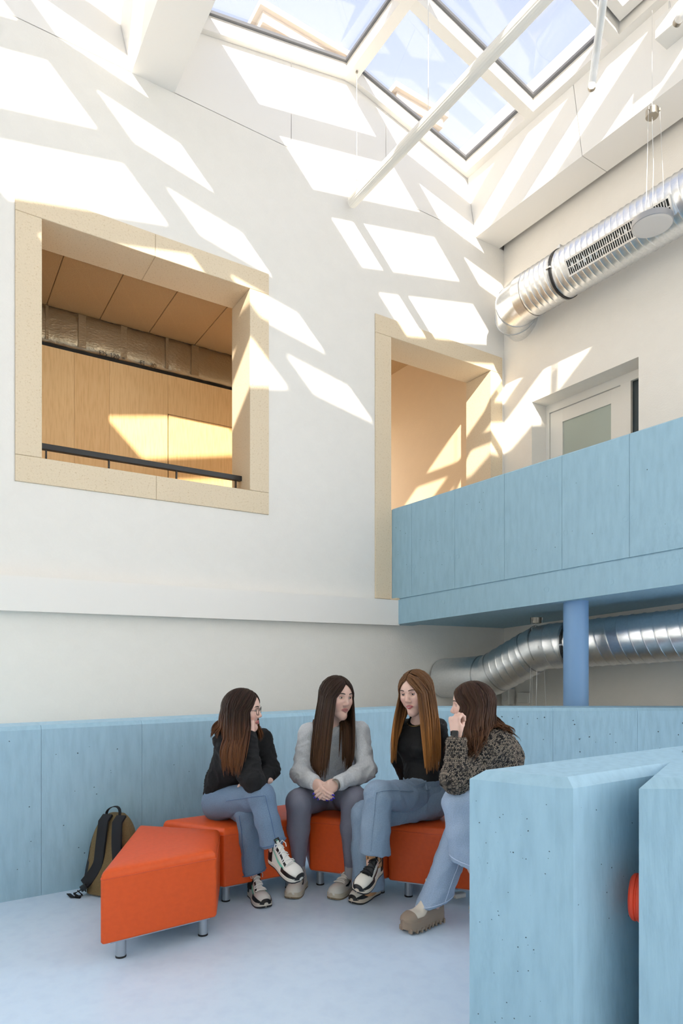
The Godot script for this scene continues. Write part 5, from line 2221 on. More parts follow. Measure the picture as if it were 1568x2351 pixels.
func build_people() -> void:
	fold.seed = 5
	fold.frequency = 1.0
	fold.fractal_octaves = 2
	M.weave = noise_tex(190, 0.25, [], 2, 256, FastNoiseLite.TYPE_SIMPLEX, 2.5)
	M.skin = mat(Color(1, 1, 1), 0.5)
	M.skin.vertex_color_use_as_albedo = true
	M.skin.subsurf_scatter_enabled = true
	M.skin.subsurf_scatter_strength = 0.06
	head_mb = make_head()
	# the four figures are independent: worked out side by side, then added in order
	var made := [null, null, null, null]
	var job := func(k: int) -> void:
		made[k] = person_hoodie() if k == 0 else (person_grey() if k == 1 else (person_black() if k == 2 else person_knit()))
	var g := WorkerThreadPool.add_group_task(job, 4, 4, true)
	WorkerThreadPool.wait_for_group_task_completion(g)
	for o in made:
		o.name = numbered("person")
		add_child(o)

func skin_body(t: Node3D, b: Blob, hx: Transform3D) -> MB:
	var mb := MB.new()
	mb.colored = true
	mb.col = SKIN
	b.build(mb, 0.015)
	mb.add(head_mb, hx)
	return mb

func belt_line(parent: Node3D, called: String, pts: Array, r: float, m: Material) -> void:
	var mb := MB.new()
	mb.tube(pts, r, 6)
	part(parent, called, mb, m)

# points just outside a blob along a poly-line, for seams
func on_skin(b: Blob, pts: Array, side: Vector3, n: int) -> Array:
	var l := b.all()
	var out := []
	for k in n + 1:
		var q := k / float(n) * (pts.size() - 1)
		var i := mini(int(q), pts.size() - 2)
		var c: Vector3 = (pts[i] as Vector3).lerp(pts[i + 1], q - i)
		var d := 0.0
		while b.at(c + side * d, l) < 0.0015 and d < 0.3:
			d += 0.003
		out.append(c + side * d)
	return out

func person_hoodie() -> Node3D:
	var j := {
		"pelvis": G(-0.732, 0.545, 4.060), "hipA": G(-0.690, 0.525, 4.100), "kneeA": G(-0.545, 0.520, 3.820), "ankA": G(-0.518, 0.135, 3.890),
		"hipB": G(-0.746, 0.540, 3.990), "kneeB": G(-0.450, 0.640, 3.700), "ankB": G(-0.372, 0.365, 3.650),
		"waist": G(-0.705, 0.660, 4.040), "chest": G(-0.640, 0.844, 4.020), "neck": G(-0.600, 0.987, 3.985), "head": G(-0.590, 1.108, 3.940),
		"shR": G(-0.700, 0.925, 3.905), "elR": G(-0.492, 0.722, 3.690), "wrR": G(-0.535, 0.968, 3.845), "haR": G(-0.545, 1.05, 3.88),
		"shL": G(-0.505, 0.918, 4.120), "elL": G(-0.435, 0.740, 4.010), "wrL": G(-0.475, 0.700, 3.870), "haL": G(-0.55, 0.700, 3.83)}
	var t := person_node("seated person in black hoodie, blue jeans and glasses, chin propped on one hand", j.pelvis)
	var f := facing(j.shR, j.shL)
	var hx := head_frame(j.head, Vector3(0.97, -0.05, 0.10), 0.04, 1.05)
	# body
	var b := Blob.new()
	torso(b, j, f, -0.018)
	arm(b, j.shR, j.elR, j.wrR, [0.038, 0.034, 0.024])
	arm(b, j.shL, j.elL, j.wrL, [0.038, 0.034, 0.024])
	leg(b, [j.hipA, j.kneeA, j.ankA, G(-0.521, 0.07, 3.905)], [0.07, 0.05, 0.032, 0.03])
	leg(b, [j.hipB, j.kneeB, j.ankB, G(-0.366, 0.31, 3.665)], [0.07, 0.05, 0.032, 0.03])
	b.cone(j.neck, hx * Vector3(0, -0.10, -0.03), 0.048, 0.046, 0.02)
	var mb := skin_body(t, b, hx)
	face_details(mb, hx, Vector3(0.1, -0.05, 1), Color(0.05, 0.035, 0.02), Color(0.03, 0.02, 0.015), Color(0.50, 0.16, 0.15))
	hand(mb, j.wrR, Vector3(-0.10, 1.0, -0.10), Vector3(-0.35, 0.0, -0.94), [0.75, 0.8, 0.85, 0.9], 0.9, 0.4, 1.0)
	hand(mb, j.wrL, Vector3(-0.75, 0.05, 0.30), Vector3(0, -1, 0), [0.35, 0.4, 0.45, 0.5], 0.95, 0.3, 1.0)
	part(t, "body", mb, M.skin)
	# hoodie
	var top := Blob.new()
	torso(top, j, f, 0.008, 1.0)
	arm(top, j.shR, j.elR, j.wrR, [0.062, 0.056, 0.036])
	top.cone(j.elR, j.elR.lerp(j.shR, 0.25) + Vector3(0, -0.02, 0), 0.055, 0.055, 0.03)
	arm(top, j.shL, j.elL, j.wrL + (j.wrL - j.elL).normalized() * 0.05, [0.064, 0.058, 0.040])
	top.cone(j.shR.lerp(j.elR, 0.4), j.waist, 0.06, 0.10, 0.08)
	# hood lying on the back
	var back := -f
	top.cone(j.neck + back * 0.075 + Vector3(-0.05, 0.0, 0.06), j.neck + back * 0.085 + Vector3(0.05, 0.01, -0.06), 0.048, 0.045, 0.03)
	top.cone(j.neck + back * 0.07 + Vector3(-0.07, -0.02, 0.05), j.neck + Vector3(0.02, -0.02, 0.10), 0.042, 0.03, 0.03)
	clip(top, j.wrR + (j.wrR - j.elR).normalized() * 0.03, j.wrR - j.elR, 0.09)
	clip(top, j.pelvis + Vector3(0.02, 0.045, 0.02), Vector3(0.12, -1, 0.05), 0.24)
	mb = MB.new()
	top.build(mb, 0.0095, null, wrinkle(0.006, 6.0, 9.0))
	part(t, "hoodie", mb, cloth(Color(0.085, 0.09, 0.098), 0.95, 1, 0.3, 3.0))
	# jeans
	var pt := Blob.new()
	pt.cone(j.pelvis + Vector3(0, -0.01, 0), j.waist + Vector3(0, -0.05, 0), 0.135, 0.118, 0.05, f, 0.82)
	var pu := Blob.new()
	leg(pu, [j.hipA, j.kneeA, G(-0.530, 0.36, 3.84), j.ankA + Vector3(0, -0.05, 0)], [0.098, 0.072, 0.066, 0.076])
	leg(pt, [j.hipB, j.kneeB, G(-0.415, 0.51, 3.665), j.ankB + Vector3(0.01, -0.04, 0)], [0.100, 0.074, 0.066, 0.076])
	clip(pu, j.ankA + Vector3(0, 0.015, 0), Vector3(0.25, -1, 0.1), 0.15)
	clip(pt, j.ankB + Vector3(0.0, 0.02, 0), Vector3(0.30, -1, 0.0), 0.15)
	mb = MB.new()
	pt.build(mb, 0.0095, null, wrinkle(0.0035, 6.0, 4.5))
	pu.build(mb, 0.0095, null, wrinkle(0.0035, 6.0, 4.5))
	var denim := cloth(Color(0.47, 0.57, 0.68), 0.85, 2, 0.16, 9.0)
	var jn := part(t, "jeans", mb, denim)
	var stitch := mat(Color(0.36, 0.46, 0.60), 0.9)
	belt_line(jn, "side_seam", on_skin(pt, [j.hipB, j.kneeB, j.ankB + Vector3(0, -0.02, 0)], Vector3(0.35, 0.25, 0.9).normalized(), 24), 0.0022, stitch)
	belt_line(jn, "side_seam", on_skin(pu, [j.kneeA, j.ankA + Vector3(0, -0.03, 0)], Vector3(-0.5, 0.0, 0.86).normalized(), 16), 0.0022, stitch)
	for e in [[j.ankA + Vector3(0, 0.028, 0), pu], [j.ankB + Vector3(0.0, 0.034, 0), pt]]:
		var ring := []
		for k in 25:
			var a := TAU * k / 24.0
			ring.append(on_skin(e[1], [e[0], e[0] + Vector3(0, 0.001, 0)], Vector3(cos(a), 0.27 * cos(a), sin(a)), 1)[0])
		belt_line(jn, "hem_seam", ring, 0.0025, stitch)
	# trainers
	var white := mat(Color(0.88, 0.87, 0.84), 0.55)
	var blk := mat(Color(0.055, 0.058, 0.065), 0.5)
	var st := {"boot": false, "sole": 0.030, "sole_m": mat(Color(0.86, 0.84, 0.79), 0.6), "out_m": blk, "upper_m": white, "cap_m": blk, "mark_m": mat(Color(0.45, 0.85, 0.74), 0.5), "tongue_m": white, "lace_m": mat(Color(0.93, 0.92, 0.90), 0.8), "badge_m": blk, "collar": 0.108, "len": 0.27}
	for e in [[j.ankA + Vector3(0, 0.06, 0), G(-0.521, 0.06, 3.905)], [j.ankB + Vector3(0, 0.07, 0), G(-0.366, 0.315, 3.665)]]:
		mb = MB.new()
		mb.tube([e[0], e[1]], [0.042, 0.040], 18)
		part(t, "sock", mb, mat(Color(0.12, 0.12, 0.13), 0.95))
	shoe(t, G(-0.545, 0.0, 3.955), G(-0.43, 0.0, 3.72), st)
	var st2 := st.duplicate()
	st2.up = Vector3(-0.25, 0.95, 0.1)
	shoe(t, G(-0.400, 0.285, 3.70), G(-0.215, 0.215, 3.515), st2)
	hair(t, hx, {"seed": 21, "n": 260, "root": lin(48, 34, 27), "tip": lin(100, 64, 39), "face": 0.95,
		"bias": func(sg: float, th: float) -> Vector3: return (Vector3(0.05, 0, 0.32) if th < 2.25 else Vector3(-0.05, 0, 0.05)) if sg < 0 else (Vector3(0.10, 0, -0.02) if th < 1.3 else Vector3(-0.05, 0, -0.05)),
		"end": func(sg: float, th: float) -> float: return ((0.765 if th < 2.25 else 0.95) if sg < 0 else (0.93 if th < 1.3 else 0.95))}, top)
	# glasses
	var gm := mat(Color(0.10, 0.10, 0.11), 0.35, 0.5)
	var gl := Node3D.new()
	gl.name = "glasses"
	gl.position = hx.origin - t.position
	t.add_child(gl, true)
	for s in [-1.0, 1.0]:
		var ring := []
		for k in 21:
			var a := TAU * k / 20.0
			ring.append(hx * Vector3(s * 0.033 + cos(a) * 0.0235, 0.004 + sin(a) * 0.021, 0.097 - 0.006 * absf(cos(a) + s * 0.3) + 0.0))
		belt_line(gl, "rim", ring, 0.0016, gm)
		belt_line(gl, "temple", [hx * Vector3(s * 0.056, 0.009, 0.092), hx * Vector3(s * 0.074, 0.012, 0.05), hx * Vector3(s * 0.078, 0.010, -0.01)], 0.0015, gm)
	belt_line(gl, "bridge", [hx * Vector3(-0.010, 0.008, 0.097), hx * Vector3(0, 0.012, 0.100), hx * Vector3(0.010, 0.008, 0.097)], 0.0015, gm)
	return t

func person_grey() -> Node3D:
	var j := {
		"pelvis": G(-0.073, 0.530, 4.330), "hipR": G(-0.160, 0.520, 4.290), "hipL": G(0.040, 0.525, 4.270),
		"kneeR": G(-0.253, 0.560, 3.930), "kneeL": G(0.078, 0.575, 3.910), "calfR": G(-0.261, 0.39, 3.965), "calfL": G(0.062, 0.40, 3.945), "ankR": G(-0.258, 0.150, 4.000), "ankL": G(0.054, 0.150, 3.985),
		"waist": G(-0.068, 0.655, 4.300), "chest": G(-0.056, 0.860, 4.215), "neck": G(-0.038, 1.000, 4.130), "head": G(-0.027, 1.176, 4.070),
		"shR": G(-0.205, 0.940, 4.165), "shL": G(0.105, 0.955, 4.145), "elR": G(-0.252, 0.710, 4.070), "elL": G(0.150, 0.735, 4.030),
		"wrR": G(-0.158, 0.688, 3.850), "wrL": G(-0.018, 0.690, 3.835)}
	var t := person_node("seated person in grey sweatshirt and leggings, hands together over the knees", j.pelvis)
	var f := facing(j.shR, j.shL)
	var hx := head_frame(j.head, Vector3(0.60, -0.04, 0.80), -0.05, 1.09)
	var b := Blob.new()
	torso(b, j, f, -0.018)
	arm(b, j.shR, j.elR, j.wrR, [0.04, 0.036, 0.026])
	arm(b, j.shL, j.elL, j.wrL, [0.04, 0.036, 0.026])
	leg(b, [j.hipR, j.kneeR, j.calfR, j.ankR, G(-0.262, 0.07, 4.02)], [0.08, 0.055, 0.05, 0.03, 0.03])
	leg(b, [j.hipL, j.kneeL, j.calfL, j.ankL, G(0.05, 0.07, 4.01)], [0.08, 0.055, 0.05, 0.03, 0.03])
	b.cone(j.neck, hx * Vector3(0, -0.10, -0.03), 0.05, 0.048, 0.02)
	var mb := skin_body(t, b, hx)
	face_details(mb, hx, Vector3(0.35, 0.02, 1), Color(0.06, 0.06, 0.05), Color(0.025, 0.017, 0.013), Color(0.52, 0.22, 0.20), false, 0.34, 0.003)
	var purple := Color(0.045, 0.03, 0.42)
	hand(mb, j.wrR, Vector3(0.42, -0.42, 0.80), Vector3(0.75, -0.2, -0.45), [0.40, 0.46, 0.50, 0.52], 1.05, 0.55, 1.0, purple)
	hand(mb, j.wrL, Vector3(-0.70, -0.30, 0.62), Vector3(-0.35, -0.55, -0.70), [0.42, 0.46, 0.50, 0.55], 1.05, 0.50, -1.0, purple)
	part(t, "body", mb, M.skin)
	var top := Blob.new()
	torso(top, j, f, 0.014, 1.06)
	arm(top, j.shR, j.elR, j.wrR, [0.068, 0.060, 0.042])
	arm(top, j.shL, j.elL, j.wrL, [0.068, 0.060, 0.042])
	top.cone(j.elR, j.elR.lerp(j.wrR, 0.4) + Vector3(0, -0.012, 0), 0.058, 0.05, 0.03)
	top.cone(j.elL, j.elL.lerp(j.wrL, 0.4) + Vector3(0, -0.012, 0), 0.058, 0.05, 0.03)
	clip(top, j.wrR + (j.wrR - j.elR).normalized() * 0.012, j.wrR - j.elR, 0.08)
	clip(top, j.wrL + (j.wrL - j.elL).normalized() * 0.012, j.wrL - j.elL, 0.08)
	clip(top, j.neck + Vector3(0, 0.015, 0.02), Vector3(0, 1, 0.3), 0.12)
	clip(top, j.pelvis + Vector3(0, 0.03, 0.0), Vector3(0, -1, 0.1), 0.24)
	mb = MB.new()
	top.build(mb, 0.0095, null, wrinkle(0.0065, 5.5, 9.0))
	var grey := cloth(Color(0.83, 0.845, 0.855), 0.95, 3, 0.12, 6.0)
	var sw := part(t, "sweatshirt", mb, grey)
	for e in [[j.wrR, j.elR], [j.wrL, j.elL]]:
		var d: Vector3 = (e[0] - e[1]).normalized()
		mb = MB.new()
		mb.tube([e[0] - d * 0.05, e[0] - d * 0.035, e[0] + d * 0.012, e[0] + d * 0.018], [0.045, 0.041, 0.039, 0.036], 20)
		part(sw, "cuff", mb, grey)
	belt_line(sw, "shoulder_seam", on_skin(top, [j.shL + Vector3(-0.02, 0.02, 0), j.shL + Vector3(-0.015, -0.10, 0.03)], Vector3(0.1, 0.1, 1).normalized(), 10), 0.002, grey)
	belt_line(sw, "shoulder_seam", on_skin(top, [j.shR + Vector3(0.02, 0.02, 0), j.shR + Vector3(0.015, -0.10, 0.03)], Vector3(-0.1, 0.1, 1).normalized(), 10), 0.002, grey)
	var pt := Blob.new()
	pt.cone(j.pelvis + Vector3(-0.05, 0, 0), j.pelvis + Vector3(0.05, 0, 0), 0.135, 0.135, 0.05)
	leg(pt, [j.hipR, j.kneeR, j.calfR, j.ankR + Vector3(0, 0.012, 0)], [0.108, 0.079, 0.068, 0.037])
	leg(pt, [j.hipL, j.kneeL, j.calfL, j.ankL + Vector3(0, 0.012, 0)], [0.108, 0.081, 0.068, 0.037])
	mb = MB.new()
	pt.build(mb, 0.0095, null, wrinkle(0.0012, 8.0, 10.0))
	var lm := cloth(Color(0.50, 0.505, 0.565), 0.55, 4, 0.06, 8.0)
	part(t, "leggings", mb, lm)
	for e in [j.ankR, j.ankL]:
		mb = MB.new()
		mb.tube([e + Vector3(0, 0.03, 0), e + Vector3(0, -0.06, 0.0)], [0.037, 0.036], 18)
		part(t, "sock", mb, mat(Color(0.62, 0.62, 0.64), 0.9))
	# bracelet watch on the far wrist
	var wd: Vector3 = (j.wrL - j.elL).normalized()
	mb = MB.new()
	mb.lathe(j.wrL + wd * 0.030, wd, [Vector2(0.032, -0.009), Vector2(0.034, -0.007), Vector2(0.034, 0.007), Vector2(0.032, 0.009)], 24)
	part(t, "bracelet_watch", mb, M.nickel)
	var white := mat(Color(0.86, 0.85, 0.81), 0.6)
	var st := {"boot": false, "sole": 0.034, "sole_m": mat(Color(0.80, 0.76, 0.68), 0.7), "out_m": mat(Color(0.55, 0.48, 0.38), 0.8), "upper_m": white, "tongue_m": white, "lace_m": mat(Color(0.90, 0.89, 0.86), 0.8), "mark_m": mat(Color(0.07, 0.07, 0.08), 0.5), "collar": 0.085, "len": 0.27}
	shoe(t, G(-0.235, 0.0, 4.115), G(-0.30, 0.0, 3.86), st)
	shoe(t, G(0.082, 0.0, 4.075), G(-0.055, 0.0, 3.86), st)
	hair(t, hx, {"seed": 22, "n": 280, "root": lin(50, 36, 28), "tip": lin(78, 54, 37), "face": 0.86,
		"bias": func(sg: float, th: float) -> Vector3: return (Vector3(-0.11, 0, 0.20) if sg < 0 else Vector3(-0.01, 0, 0.20)) if th < 2.1 else Vector3(0.0, 0, -0.3),
		"end": func(sg: float, th: float) -> float: return ((0.685 if sg < 0 else 0.715) if th < 2.1 else 0.8)}, top)
	return t

func person_black() -> Node3D:
	var j := {
		"pelvis": G(0.515, 0.555, 4.020), "hipA": G(0.455, 0.585, 3.950), "kneeA": G(0.205, 0.665, 3.620), "ankA": G(0.175, 0.30, 3.605),
		"hipB": G(0.565, 0.550, 4.000), "kneeB": G(0.138, 0.525, 3.740), "ankB": G(0.157, 0.116, 3.800),
		"waist": G(0.492, 0.690, 4.010), "chest": G(0.478, 0.885, 4.030), "neck": G(0.475, 1.050, 3.995), "head": G(0.445, 1.214, 3.940),
		"shR": G(0.378, 0.992, 4.090), "shL": G(0.580, 1.010, 3.940), "elR": G(0.365, 0.766, 4.200), "elL": G(0.655, 0.790, 4.060), "wrR": G(0.425, 0.600, 4.27), "wrL": G(0.600, 0.590, 4.22)}
	var t := person_node("seated person with long auburn hair, black top and wide blue trousers", j.pelvis)
	var f := facing(j.shR, j.shL)
	var hx := head_frame(j.head, Vector3(-0.60, -0.16, 0.79), 0.07, 1.09)
	var b := Blob.new()
	torso(b, j, f, -0.018, 0.92)
	arm(b, j.shR, j.elR, j.wrR, [0.036, 0.032, 0.024])
	arm(b, j.shL, j.elL, j.wrL, [0.036, 0.032, 0.024])
	leg(b, [j.hipA, j.kneeA, j.ankA, G(0.178, 0.275, 3.61)], [0.07, 0.05, 0.034, 0.032])
	leg(b, [j.hipB, j.kneeB, j.ankB, G(0.165, 0.06, 3.83)], [0.07, 0.05, 0.034, 0.032])
	b.cone(j.neck, hx * Vector3(0, -0.10, -0.03), 0.046, 0.045, 0.02)
	var mb := skin_body(t, b, hx)
	face_details(mb, hx, Vector3(-0.15, -0.25, 1), Color(0.05, 0.05, 0.045), Color(0.07, 0.042, 0.027), Color(0.58, 0.09, 0.11), true, 0.22, 0.003)
	hand(mb, j.wrR, Vector3(0.1, -0.9, -0.3), Vector3(0.5, 0, 0.8), [0.3, 0.3, 0.35, 0.4], 0.95, 0.4, 1.0)
	hand(mb, j.wrL, Vector3(-0.1, -0.9, -0.3), Vector3(-0.5, 0, 0.8), [0.3, 0.3, 0.35, 0.4], 0.95, 0.4, -1.0)
	part(t, "body", mb, M.skin)
	var top := Blob.new()
	torso(top, j, f, -0.004, 0.92)
	arm(top, j.shR, j.elR, j.wrR, [0.050, 0.042, 0.032])
	arm(top, j.shL, j.elL, j.wrL, [0.050, 0.042, 0.032])
	# bust
	var px := f.cross(Vector3.UP).normalized()
	top.cone(j.chest + f * 0.075 + px * 0.055, j.chest + f * 0.07 + px * 0.055 + Vector3(0, 0.02, 0), 0.055, 0.045, 0.05)
	top.cone(j.chest + f * 0.075 - px * 0.055, j.chest + f * 0.07 - px * 0.055 + Vector3(0, 0.02, 0), 0.055, 0.045, 0.05)
	clip(top, j.neck + f * 0.05 + Vector3(0, -0.035, 0), Vector3(f.x * 0.7, 0.75, f.z * 0.7), 0.085)
	clip(top, j.pelvis + Vector3(0, -0.04, 0), Vector3(0, -1, 0), 0.22)
	mb = MB.new()
	top.build(mb, 0.009, null, wrinkle(0.003, 9.0, 16.0))
	part(t, "black_top", mb, cloth(Color(0.075, 0.078, 0.085), 0.8, 5, 0.2, 6.0))
	# necklace
	var nk := []
	for k in 9:
		var a := lerpf(-0.9, 0.9, k / 8.0)
		nk.append(j.neck + f * 0.062 * cos(a) + px * 0.062 * sin(a) + Vector3(0, 0.0 - 0.035 * cos(a), 0) + f * 0.02)
	belt_line(t, "necklace", nk, 0.0012, mat(Color(0.85, 0.70, 0.40), 0.3, 1.0))
	var pt := Blob.new()
	pt.cone(j.pelvis + Vector3(0, 0.0, 0), j.waist + Vector3(0, -0.035, 0), 0.140, 0.114, 0.05, f, 0.84)
	leg(pt, [j.hipA, j.kneeA, G(0.185, 0.48, 3.60), j.ankA + Vector3(0.005, 0.01, 0)], [0.102, 0.080, 0.078, 0.092])
	var pu := Blob.new()
	leg(pu, [j.hipB, j.kneeB, G(0.140, 0.33, 3.76), j.ankB + Vector3(0, 0.01, 0)], [0.106, 0.080, 0.078, 0.094])
	clip(pt, j.ankA + Vector3(0, 0.045, 0), Vector3(-0.12, -1, 0.1), 0.14)
	clip(pu, j.ankB + Vector3(0, -0.03, 0), Vector3(0, -1, 0.05), 0.13)
	mb = MB.new()
	pt.build(mb, 0.0095, null, wrinkle(0.0050, 5.0, 3.5))
	pu.build(mb, 0.0095, null, wrinkle(0.0050, 5.0, 3.5))
	var tm := cloth(Color(0.545, 0.63, 0.715), 0.85, 6, 0.10, 7.0)
	var tr := part(t, "trousers", mb, tm)
	var wb := []
	for k in 25:
		var a := TAU * k / 24.0
		wb.append(on_skin(pt, [j.waist + Vector3(0, -0.02, 0), j.waist + Vector3(0, -0.021, 0)], Vector3(cos(a), 0, sin(a)), 1)[0])
	mb = MB.new()
	band(mb, wb, 0.034, [Vector3.UP], 0.005)
	part(tr, "waistband", mb, tm)
	for a in [0.5, 1.5, 2.6]:
		var lp := on_skin(pt, [j.waist + Vector3(0, 0.0, 0), j.waist + Vector3(0, -0.05, 0)], Vector3(cos(a), 0, sin(a)), 4)
		mb = MB.new()
		band(mb, lp, 0.012, [Vector3(-sin(a), 0, cos(a))], 0.012)
		part(tr, "belt_loop", mb, tm)
	belt_line(tr, "crease", on_skin(pt, [j.hipA, j.kneeA, j.ankA + Vector3(0, 0.05, 0)], Vector3(-0.2, 0.35, 0.9).normalized(), 24), 0.003, tm)
	belt_line(tr, "pocket_seam", on_skin(pt, [j.waist + Vector3(-0.02, -0.04, 0), j.hipA + Vector3(0.06, 0, 0)], Vector3(-0.1, 0.3, 0.95).normalized(), 10), 0.0022, tm)
	# tan socks
	for e in [[j.ankA + Vector3(0, 0.10, 0), G(0.180, 0.275, 3.62)], [j.ankB + Vector3(0, 0.02, 0), G(0.165, 0.06, 3.83)]]:
		mb = MB.new()
		mb.tube([e[0], e[1]], [0.045, 0.043], 18)
		part(t, "sock", mb, mat(Color(0.74, 0.56, 0.40), 0.9))
	var white := mat(Color(0.87, 0.85, 0.80), 0.6)
	var blk := mat(Color(0.05, 0.053, 0.06), 0.45)
	var st := {"boot": false, "sole": 0.030, "sole_m": mat(Color(0.85, 0.80, 0.72), 0.65), "out_m": blk, "upper_m": white, "cap_m": blk, "mark_m": mat(Color(0.16, 0.07, 0.07), 0.5), "tongue_m": blk, "lace_m": mat(Color(0.04, 0.04, 0.045), 0.8), "collar": 0.095, "len": 0.265}
	shoe(t, G(0.225, 0.0, 3.985), G(0.05, 0.0, 3.77), st)
	var st2 := st.duplicate()
	st2.up = Vector3(0.2, 0.95, 0.15)
	shoe(t, G(0.215, 0.232, 3.69), G(0.082, 0.170, 3.475), st2)
	hair(t, hx, {"seed": 23, "n": 270, "root": lin(100, 70, 46), "tip": lin(172, 116, 64), "face": 0.82,
		"bias": func(sg: float, th: float) -> Vector3: return (Vector3(-0.14, 0, 0.10) if sg < 0 else Vector3(0.06, 0, 0.16)) if th < 2.1 else Vector3(0.1, 0, -0.3),
		"end": func(sg: float, th: float) -> float: return ((0.81 if sg < 0 else 0.775) if th < 2.1 else 0.85)}, top)
	return t

func knit_material() -> StandardMaterial3D:
	var n := 256
	var im := Image.create(n, n, false, Image.FORMAT_RGB8)
	var hm := Image.create(n, n, false, Image.FORMAT_RGB8)
	var rng := RandomNumberGenerator.new()
	rng.seed = 77
	var cw := 16
	var chh := 12
	var tones := {}
	for y in n:
		for x in n:
			var col := x / cw
			var fx := (x % cw) / float(cw)
			# two leaning legs of each stitch
			var lx := absf(fx - 0.5) * 2.0
			var yy := y + int(lx * 9.0)
			var row := (yy / chh) % 21
			var fy := (yy % chh) / float(chh)
			var leg := 0 if fx < 0.5 else 1
			var key := (row * 64 + col) * 2 + leg
			if not tones.has(key):
				tones[key] = rng.randf()
			var h := sin(PI * fy) * sin(PI * clampf(lx * 0.9 + 0.08, 0, 1))
			# marled dark and cream yarn: each leg of a stitch has a tone of its own
			var tn: float = tones[key]
			var c := Color(0.66, 0.60, 0.53) if tn > 0.42 else (Color(0.36, 0.33, 0.30) if tn > 0.2 else Color(0.10, 0.10, 0.105))
			if h < 0.30:
				c = Color(0.075, 0.075, 0.08)
			im.set_pixel(x, y, c)
			hm.set_pixel(x, y, Color(h, h, h))
	hm.bump_map_to_normal_map(5.0)
	var m := mat(Color(1, 1, 1), 0.95)
	m.albedo_texture = ImageTexture.create_from_image(im)
	m.normal_enabled = true
	m.normal_texture = ImageTexture.create_from_image(hm)
	m.normal_scale = 1.0
	return m

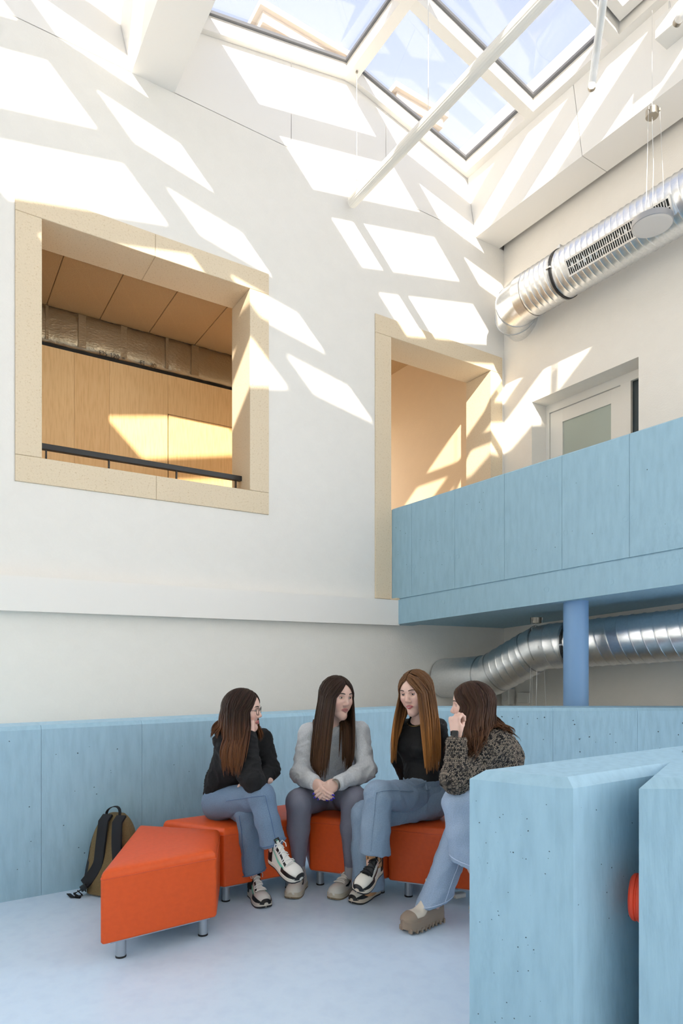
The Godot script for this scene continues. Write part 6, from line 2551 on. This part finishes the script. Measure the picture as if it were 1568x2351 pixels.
func person_knit() -> Node3D:
	var j := {
		"pelvis": G(0.945, 0.560, 3.870), "hipA": G(0.890, 0.590, 3.790), "kneeA": G(0.615, 0.660, 3.430), "ankA": G(0.690, 0.330, 3.400),
		"hipB": G(0.967, 0.550, 3.920), "kneeB": G(0.665, 0.530, 3.560), "ankB": G(0.497, 0.128, 3.495),
		"waist": G(0.925, 0.690, 3.840), "chest": G(0.860, 0.855, 3.750), "neck": G(0.788, 1.010, 3.660), "head": G(0.716, 1.158, 3.610),
		"shL": G(0.840, 0.955, 3.560), "elL": G(0.588, 0.800, 3.380), "wrL": G(0.602, 1.000, 3.425), "haL": G(0.584, 1.092, 3.430),
		"shR": G(0.790, 0.935, 3.870), "elR": G(0.702, 0.725, 3.780), "wrR": G(0.690, 0.700, 3.580)}
	var t := person_node("seated person in black and cream knitted cardigan, fist held to the chin", j.pelvis)
	var f := facing(j.shR, j.shL)
	var hx := head_frame(j.head, Vector3(-0.96, -0.04, -0.16), -0.03, 1.07)
	var b := Blob.new()
	torso(b, j, f, -0.018)
	arm(b, j.shL, j.elL, j.wrL, [0.038, 0.034, 0.026])
	arm(b, j.shR, j.elR, j.wrR, [0.038, 0.034, 0.026])
	leg(b, [j.hipA, j.kneeA, j.ankA, G(0.72, 0.27, 3.40)], [0.07, 0.05, 0.034, 0.03])
	leg(b, [j.hipB, j.kneeB, j.ankB, G(0.497, 0.10, 3.50)], [0.07, 0.05, 0.034, 0.03])
	b.cone(j.neck, hx * Vector3(0, -0.10, -0.03), 0.046, 0.045, 0.02)
	var mb := skin_body(t, b, hx)
	face_details(mb, hx, Vector3(0.1, 0, 1), Color(0.05, 0.04, 0.03), Color(0.03, 0.02, 0.015), Color(0.50, 0.18, 0.16))
	hand(mb, j.wrL + Vector3(-0.003, 0.012, 0.0), Vector3(-0.10, 1.0, -0.02), Vector3(0.75, 0.1, -0.65), [1.2, 1.15, 1.15, 1.15], 1.05, 0.95, -1.0)
	hand(mb, j.wrR, Vector3(-0.3, -0.2, 0.9), Vector3(0, -1, 0), [0.4, 0.4, 0.45, 0.5], 1.0, 0.4, -1.0)
	part(t, "body", mb, M.skin)
	var top := Blob.new()
	torso(top, j, f, 0.022, 1.06)
	arm(top, j.shL, j.elL, j.wrL, [0.082, 0.070, 0.052])
	arm(top, j.shR, j.elR, j.wrR, [0.075, 0.068, 0.050])
	top.cone(j.elL, j.elL.lerp(j.shL, 0.3) + Vector3(0, -0.03, 0), 0.066, 0.075, 0.04)
	top.cone(j.shL.lerp(j.elL, 0.2), j.waist.lerp(j.chest, 0.4), 0.08, 0.12, 0.08)
	top.cone(j.chest - f * 0.07, j.neck - f * 0.05, 0.11, 0.07, 0.06)
	clip(top, j.wrL + (j.wrL - j.elL).normalized() * 0.004, j.wrL - j.elL, 0.09)
	mb = MB.new()
	top.build(mb, 0.0095, null, wrinkle(0.007, 8.0, 12.0))
	rib_uv(mb, [[j.shL, j.elL, 0.075, Vector3.UP], [j.elL, j.wrL + Vector3(0, 0.02, 0), 0.06, Vector3.RIGHT], [j.shR, j.elR, 0.075, Vector3.UP], [j.elR, j.wrR, 0.06, Vector3.UP], [j.pelvis, j.chest, 0.14, Vector3.RIGHT], [j.chest, j.neck, 0.12, Vector3.RIGHT]], 0.0125)
	var km := knit_material()
	part(t, "cardigan", mb, km)
	var pt := Blob.new()
	pt.cone(j.pelvis, j.waist + Vector3(0, -0.06, 0), 0.142, 0.12, 0.05)
	leg(pt, [j.hipA, j.kneeA, G(0.645, 0.51, 3.41), j.ankA], [0.104, 0.086, 0.096, 0.118])
	var pu := Blob.new()
	leg(pu, [j.hipB, j.kneeB, G(0.578, 0.33, 3.52), j.ankB + Vector3(-0.012, -0.03, 0)], [0.104, 0.082, 0.076, 0.086])
	clip(pt, j.ankA + Vector3(0, 0.01, 0), Vector3(-0.25, -1, 0), 0.17)
	clip(pu, j.ankB + Vector3(0.0, -0.012, 0), Vector3(0.30, -1, 0.0), 0.14)
	mb = MB.new()
	pt.build(mb, 0.0095, null, wrinkle(0.0040, 5.0, 4.0))
	pu.build(mb, 0.0095, null, wrinkle(0.0040, 5.0, 4.0))
	var jn := part(t, "jeans", mb, cloth(Color(0.66, 0.745, 0.845), 0.88, 7, 0.14, 9.0))
	var stitch := mat(Color(0.80, 0.86, 0.94), 0.9)
	for e2 in [[j.ankA + Vector3(0, 0.035, 0), pt, 0.25], [j.ankB + Vector3(0.0, 0.004, 0), pu, -0.30]]:
		var e: Vector3 = e2[0]
		var ring := []
		for k in 25:
			var a := TAU * k / 24.0
			ring.append(on_skin(e2[1], [e, e + Vector3(0, 0.001, 0)], Vector3(cos(a), -e2[2] * cos(a), sin(a)), 1)[0])
		belt_line(jn, "hem_seam", ring, 0.002, stitch)
	belt_line(jn, "side_seam", on_skin(pu, [j.kneeB, G(0.578, 0.33, 3.52), j.ankB], Vector3(0.5, 0.2, 0.85).normalized(), 18), 0.0018, stitch)
	# smart watch
	var wd: Vector3 = (j.wrL - j.elL).normalized()
	var wt := Node3D.new()
	wt.name = "smart_watch"
	wt.position = j.wrL + wd * 0.016 - t.position
	t.add_child(wt, true)
	mb = MB.new()
	mb.lathe(j.wrL + wd * 0.026, wd, [Vector2(0.031, -0.012), Vector2(0.0335, -0.010), Vector2(0.0335, 0.010), Vector2(0.031, 0.012)], 24)
	part(wt, "strap", mb, mat(Color(0.05, 0.055, 0.07), 0.6))
	mb = MB.new()
	mb.cbox(j.wrL + wd * 0.026 + Vector3(-0.016, 0.0, 0.034), Basis(Vector3(0.87, 0, 0.49), wd, Vector3(-0.49, 0, 0.87)).orthonormalized(), Vector3(0.036, 0.040, 0.012), 0.004)
	part(wt, "case", mb, mat(Color(0.05, 0.09, 0.12), 0.15))
	# chunky boots
	var taupe := mat(Color(0.60, 0.53, 0.46), 0.7)
	var cream := mat(Color(0.87, 0.83, 0.76), 0.6)
	var st := {"boot": true, "sole": 0.052, "sole_m": taupe, "out_m": taupe, "upper_m": cream, "collar": 0.15, "len": 0.285, "guard_m": taupe}
	shoe(t, G(0.545, 0.014, 3.545), G(0.33, 0.014, 3.385), st)
	var st2 := st.duplicate()
	st2.up = Vector3(0.1, 0.9, 0.3)
	shoe(t, G(0.80, 0.215, 3.46), G(0.68, 0.15, 3.24), st2)
	hair(t, hx, {"seed": 24, "n": 270, "root": lin(58, 40, 31), "tip": lin(96, 66, 45), "face": 0.95, "wave": 0.022,
		"bias": func(sg: float, th: float) -> Vector3: return Vector3(-0.26, 0, 0.16) if sg > 0 else Vector3(-0.22, 0, -0.08),
		"end": func(sg: float, th: float) -> float: return (0.85 if sg > 0 else 0.9)}, top)
	return t
